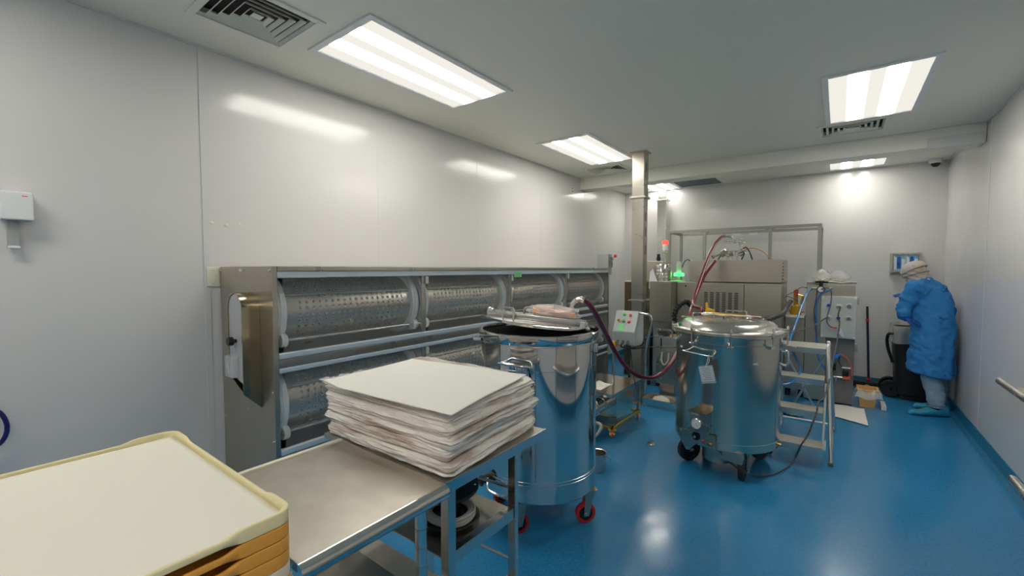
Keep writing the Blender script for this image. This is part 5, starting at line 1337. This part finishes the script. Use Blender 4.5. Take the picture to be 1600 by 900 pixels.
# ------------------------------------------------------------------ person bending over the bin, back to the camera
def bake(o):
    dg = bpy.context.evaluated_depsgraph_get(); dg.update()
    me = bpy.data.meshes.new_from_object(o.evaluated_get(dg)); o.modifiers.clear(); o.data = me
    for p in me.polygons: p.use_smooth = True
    return o
def skin(name, m, parent, J, Ed, root, sub=2):
    """J: name -> (pos, rx, ry); one continuous skinned surface"""
    keys = list(J); idx = {k: i for i, k in enumerate(keys)}; base_ = wloc(parent)
    me = bpy.data.meshes.new(name); me.from_pydata([Vector(J[k][0]) - base_ for k in keys], [(idx[a], idx[b]) for a, b in Ed], [])
    o = bpy.data.objects.new(name, me); C.objects.link(o); o.parent = parent
    o.modifiers.new('skin', 'SKIN'); 
    for k in keys:
        sv = me.skin_vertices[0].data[idx[k]]; sv.radius = (J[k][1], J[k][2] if len(J[k]) > 2 else J[k][1]); sv.use_root = (k == root)
    s_ = o.modifiers.new('sub', 'SUBSURF'); s_.levels = sub; s_.render_levels = sub
    me.materials.append(M[m]); bake(o); o.data.materials.clear(); o.data.materials.append(M[m]); return o
P = thing('person', 'person in a blue gown, beige hood and cyan shoe covers leaning over the black bin', 'person', (.80, 6.20, 0))
V = Vector
fwd = V((-.72, .69, 0)).normalized(); lft = V((-fwd.y, fwd.x, 0))          # person's facing and left side
pel = V((.800, 6.22, .86)); che = V((.775, 6.28, 1.20)); nek = V((.735, 6.33, 1.345)); hed = V((.668, 6.35, 1.43))
shL = V((.645, 6.17, 1.30)); shR = V((.835, 6.42, 1.235))
elL = V((.562, 6.17, 1.10)); wrL = V((.560, 6.13, .99)); haL = V((.605, 6.075, .965))
elR = V((.72, 6.62, 1.10)); wrR = V((.635, 6.54, 1.165)); haR = V((.60, 6.50, 1.195))
hipL = V((.755, 6.195, .82)); hipR = V((.845, 6.26, .82))
knL = V((.775, 6.16, .46)); anL = V((.835, 6.09, .08)); toL = V((.68, 6.045, .035))
knR = V((.855, 6.29, .46)); anR = V((.885, 6.36, .08)); toR = V((.76, 6.345, .035))
J = {'pel': (pel, .10, .08), 'bel': ((pel + che) / 2, .10, .08), 'che': (che, .11, .08), 'nkb': (nek - V((0, 0, .02)), .06), 'nek': (nek + (hed - nek) * .35, .05),
     'hd1': (hed - (hed - nek).normalized() * .03, .070, .078), 'hd2': (hed + (hed - nek).normalized() * .045, .078, .088), 'hd3': (hed + (hed - nek).normalized() * .10, .045),
     'shL': (shL, .045), 'elL': (elL, .034), 'wrL': (wrL, .027), 'shR': (shR, .045), 'elR': (elR, .034), 'wrR': (wrR, .027),
     'hiL': (hipL, .065), 'knL': (knL, .045), 'anL': (anL, .030), 'toL': (toL, .018), 'hiR': (hipR, .065), 'knR': (knR, .045), 'anR': (anR, .030), 'toR': (toR, .018)}
Ed = [('pel', 'bel'), ('bel', 'che'), ('che', 'nkb'), ('nkb', 'nek'), ('nek', 'hd1'), ('hd1', 'hd2'), ('hd2', 'hd3'), ('che', 'shL'), ('shL', 'elL'), ('elL', 'wrL'), ('che', 'shR'), ('shR', 'elR'), ('elR', 'wrR'),
      ('pel', 'hiL'), ('hiL', 'knL'), ('knL', 'anL'), ('anL', 'toL'), ('pel', 'hiR'), ('hiR', 'knR'), ('knR', 'anR'), ('anR', 'toR')]
body = skin('body', 'skin', P, J, Ed, 'pel', 1)
# gown: torso loft and sleeves fused
f = MB()
stn = [((.788, 6.21), .180, .185, .415), ((.790, 6.21), .176, .178, .55), ((.795, 6.215), .172, .165, .72), ((.797, 6.225), .170, .155, .88), ((.792, 6.245), .170, .150, 1.02),
       ((.782, 6.27), .168, .142, 1.13), ((.765, 6.29), .162, .140, 1.23), ((.748, 6.305), .142, .125, 1.30), ((.735, 6.32), .105, .098, 1.355), ((.722, 6.33), .068, .070, 1.392), ((.715, 6.335), .060, .062, 1.41)]
def interp(t):
    x = t * (len(stn) - 1); i = min(int(x), len(stn) - 2); u = x - i; u = u * u * (3 - 2 * u) * .5 + u * .5
    a, b = stn[i], stn[i + 1]
    return [a[0][0] + (b[0][0] - a[0][0]) * u, a[0][1] + (b[0][1] - a[0][1]) * u] + [a[k] + (b[k] - a[k]) * u for k in (1, 2, 3)]
q_ = math.atan2(-fwd.x, fwd.y)
NU, NV = 96, 70; rows = []
for j in range(NV + 1):
    cx_, cy_, hx_, hy_, z = interp(j / NV); row = []
    for k in range(NU):
        a = 2 * PI * k / NU
        low = max(0, (1.0 - z) / .6)
        wr = .010 * low * math.sin(a * 7 + 1.2 * math.sin(z * 5)) + .012 * low * noise.noise(V((math.cos(a) * 2, math.sin(a) * 2, z * 2.0))) + .008 * noise.noise(V((math.cos(a) * 3, math.sin(a) * 3, z * 10)))
        lx, ly = (hx_ + wr) * math.cos(a), (hy_ + wr) * math.sin(a)
        # shoulders broaden across the person's left-right line
        p = V((cx_, cy_, z + .02 * low * math.sin(a * 2 + .5) * (1 if j == 0 else .5))) + V((lx, ly, 0)).to_3d()
        row.append(f.bm.verts.new(p))
    rows.append(row)
for A, B in zip(rows, rows[1:]):
    for k in range(NU): f.bm.faces.new((A[k], A[(k + 1) % NU], B[(k + 1) % NU], B[k]))
f.bm.faces.new(rows[0][::-1]); f.bm.faces.new(rows[-1])
def slv(sh, el, wr, seed):
    pts = [sh + (che - sh) * .35, sh, sh + (el - sh) * .5, el, el + (wr - el) * .5, wr]
    def rf(t): return (1.28 - .50 * t + .07 * math.sin(t * 30 + seed) + .05 * math.sin(t * 55 + seed * 2)) 
    f.tube(pts, .066, seg=28, n=10, rf=rf)
slv(shL, elL, wrL, 1.0); slv(shR, elR, wrR, 2.4)
f.sphere(shL + V((.02, .02, .0)), .078, 20); f.sphere(shR - V((.02, .02, .0)), .078, 20)
f.sphere((shL + nek) / 2 + V((.02, 0, -.03)), .075, 20); f.sphere((shR + nek) / 2 - V((.01, 0, .03)), .075, 20)
gown = f.build('gown', 'gown', P, angle=180)
r_ = gown.modifiers.new('r', 'REMESH'); r_.mode = 'VOXEL'; r_.voxel_size = .0085; r_.use_smooth_shade = True
s_ = gown.modifiers.new('s', 'SMOOTH'); s_.iterations = 6; s_.factor = .6
bake(gown)
for v in gown.data.vertices:     # cloth folds
    p = v.co; n_ = v.normal
    h = p.z
    d_ = .016 * noise.noise(V((p.x * 5 + h * 4, p.y * 5, h * 9 - p.x * 9))) + .011 * (1 - abs(noise.noise(V((p.x * 7 - h * 8, p.y * 7, h * 11 + p.x * 14)))) * 2) + .003 * noise.noise(p * 30)
    v.co = p + n_ * d_
gown.data.materials.clear(); gown.data.materials.append(M['gown'])
f = MB().tube([V((.715, 6.335, 1.402)) + V((.063 * math.cos(a), .066 * math.sin(a), .004 * math.sin(a))) for a in [2 * PI * k / 16 for k in range(16)]], .009, seg=8, closed=True, n=3); f.build('collar', 'gown', gown)
# trouser legs of the coverall
def leg(name, pts, rs, seed):
    f = MB(); N_ = len(pts) - 1
    def rf(t):
        x = t * N_; i = min(int(x), N_ - 1); u = x - i; return (rs[i] + (rs[i + 1] - rs[i]) * u) * (1 + .035 * math.sin(t * 60 + seed) * (t > .55) + .02 * math.sin(t * 25 + seed))
    f.tube(pts, 1, seg=32, n=14, rf=rf); f.jitter(.010, 14, seed)
    return f.build(name, 'pants', P, angle=180)
leg('trouser_leg', [hipL + V((0, 0, -.14)), knL + V((0, 0, .12)), knL + V((.01, 0, -.05)), (knL + anL) / 2 + V((.01, 0, -.03)), anL + V((-.01, 0, .055)), anL + V((-.01, 0, .02))], [.080, .082, .080, .075, .068, .066], 1)
leg('trouser_leg', [hipR + V((0, 0, -.14)), knR + V((0, 0, .12)), knR, (knR + anR) / 2, anR + V((0, 0, .055)), anR + V((0, 0, .02))], [.080, .082, .080, .075, .068, .066], 2)
def shoe(an, to, nm='shoe_cover'):
    d = V((to.x - an.x, to.y - an.y, 0)); L = d.length; d.normalize(); s = V((-d.y, d.x, 0)); h = V((an.x, an.y, 0)) - d * .085
    LT = L + .135
    def fn(u, v):
        a = 2 * PI * u; t = v
        w_ = .056 * math.sin(PI * min(1, t * 1.02 + .02)) ** .38 * (1 + .16 * math.sin(PI * t * 1.5 + 2.6))
        hh = (.118 if t < .25 else .118 - .066 * min(1, (t - .25) / .45)) * (1 if t < .9 else max(.2, (1 - t) / .1)) * (1 if t > .04 else .6)
        c_, s2 = math.cos(a), math.sin(a)
        z = .001 + hh * .5 * (1 + s2) * (1 + .06 * noise.noise(V((u * 8, t * 14, 2))))
        return h + d * (LT * t) + s * (w_ * c_ * (1 + .08 * noise.noise(V((u * 6, t * 9, 5))))) + V((0, 0, z))
    f = MB().grid(fn, 40, 36, True); return f.build(nm, 'shoe', P, angle=180)
shoe(V((.845, 6.095, 0)), V((.645, 6.02, 0)))
shoe(V((.885, 6.36, 0)), V((.72, 6.34, 0)))
f = MB().tube([anL + V((-.02, 0, .0)), anL + V((-.01, 0, .03)), anL + V((0, 0, .055))], .052, seg=24); f.build('sock', 'navy', P)
# hood, cap, strap, face covering
up = V((-.42, .22, .88)).normalized(); fc = (fwd - up * fwd.dot(up)).normalized(); sd = up.cross(fc)
RH = Matrix((sd, fc, up)).transposed()
f = MB().sphere(hed + up * .035, .108, 36, (.86, 1.02, 1.02), RH)
f.tube([hed - up * .02, hed - up * .09, nek - up * .015 + V((.0, 0, .0))], .085, seg=30, rf=lambda t: 1 + .1 * t)
hd_ = f.build('hood', 'cap', P, angle=180)
r_ = hd_.modifiers.new('r', 'REMESH'); r_.mode = 'VOXEL'; r_.voxel_size = .006; r_.use_smooth_shade = True
s_ = hd_.modifiers.new('s', 'SMOOTH'); s_.iterations = 6; bake(hd_)
for v in hd_.data.vertices: v.co += v.normal * (.006 * noise.noise(v.co * 22) + .004 * math.sin(v.co.z * 130 + v.co.x * 60))
hd_.data.materials.clear(); hd_.data.materials.append(M['cap'])
def capf(u, v):
    a = 2 * PI * u; ph = v * PI * .50; r = .1165 * (1 + .035 * math.sin(a * 14) * math.sin(ph))
    return hed + up * .052 - fc * .008 + RH @ V((r * .88 * math.sin(ph) * math.cos(a), r * 1.04 * math.sin(ph) * math.sin(a), r * .86 * math.cos(ph)))
f = MB().grid(capf, 72, 20, True); f.build('bouffant_cap', 'cap_white', P, angle=180, solid=.003)
f = MB().tube([hed + RH @ V((.094 * math.cos(a), .112 * math.sin(a), .010 + .018 * math.sin(a))) for a in [2 * PI * k / 24 for k in range(24)]], .004, seg=6, closed=True, n=3); f.build('goggle_strap', 'greydark', P)
f = MB().sphere(hed + fc * .075 - up * .012, .055, 20, (1, .62, .8), RH); f.build('face_mask', 'cap_white', P, angle=180)
f = MB().sphere(hed + fc * .098 + up * .030, .04, 18, (1.45, .35, .62), RH); f.build('goggles', 'pane', P, angle=180)
# gloved hands: palm, five separate fingers
def hand(name, wr, palm, fdir, nrm, thumb_side):
    fdir = fdir.normalized(); nrm = (nrm - fdir * nrm.dot(fdir)).normalized(); sdv = fdir.cross(nrm)
    J = {'w': (wr, .026, .020), 'p': (palm, .030, .017)}; Ed = [('w', 'p')]
    for i, (o_, L) in enumerate(((-.027, .066), (-.009, .078), (.010, .073), (.028, .056))):
        b_ = palm + sdv * o_ + fdir * .030; J['k%d' % i] = (b_, .0100, .0095); Ed.append(('p', 'k%d' % i))
        m1 = b_ + fdir * L * .48 - nrm * .006; m2 = b_ + fdir * L * .78 - nrm * .022; m3 = b_ + fdir * L * .92 - nrm * .040
        for q, (mm, rr) in enumerate(((m1, .0092), (m2, .0086), (m3, .0075))):
            J['f%d%d' % (i, q)] = (mm, rr); Ed.append((('k%d' % i) if q == 0 else 'f%d%d' % (i, q - 1), 'f%d%d' % (i, q)))
    tb_ = palm + sdv * thumb_side * .028 - fdir * .012; J['t0'] = (tb_, .0125); J['t1'] = (tb_ + sdv * thumb_side * .022 + fdir * .024 - nrm * .010, .0105); J['t2'] = (tb_ + sdv * thumb_side * .030 + fdir * .048 - nrm * .022, .0085)
    Ed += [('p', 't0'), ('t0', 't1'), ('t1', 't2')]
    o = skin(name, 'glove', P, J, Ed, 'p', 2)
    MB().tube([wr - (palm - wr).normalized() * .045, wr - (palm - wr).normalized() * .01, wr + (palm - wr) * .35], .034, seg=20, rf=lambda t: 1.05 - .12 * t).build('glove_cuff', 'glove', o)
    return o
hand('glove', wrL + V((.004, -.01, -.004)), haL, V((.85, .05, -.25)), V((-.2, -.5, 1)), 1)
hand('glove', wrR, haR, V((-.85, -.25, .30)), V((.1, -.3, 1)), -1)
# nothing below: the picture's last objects
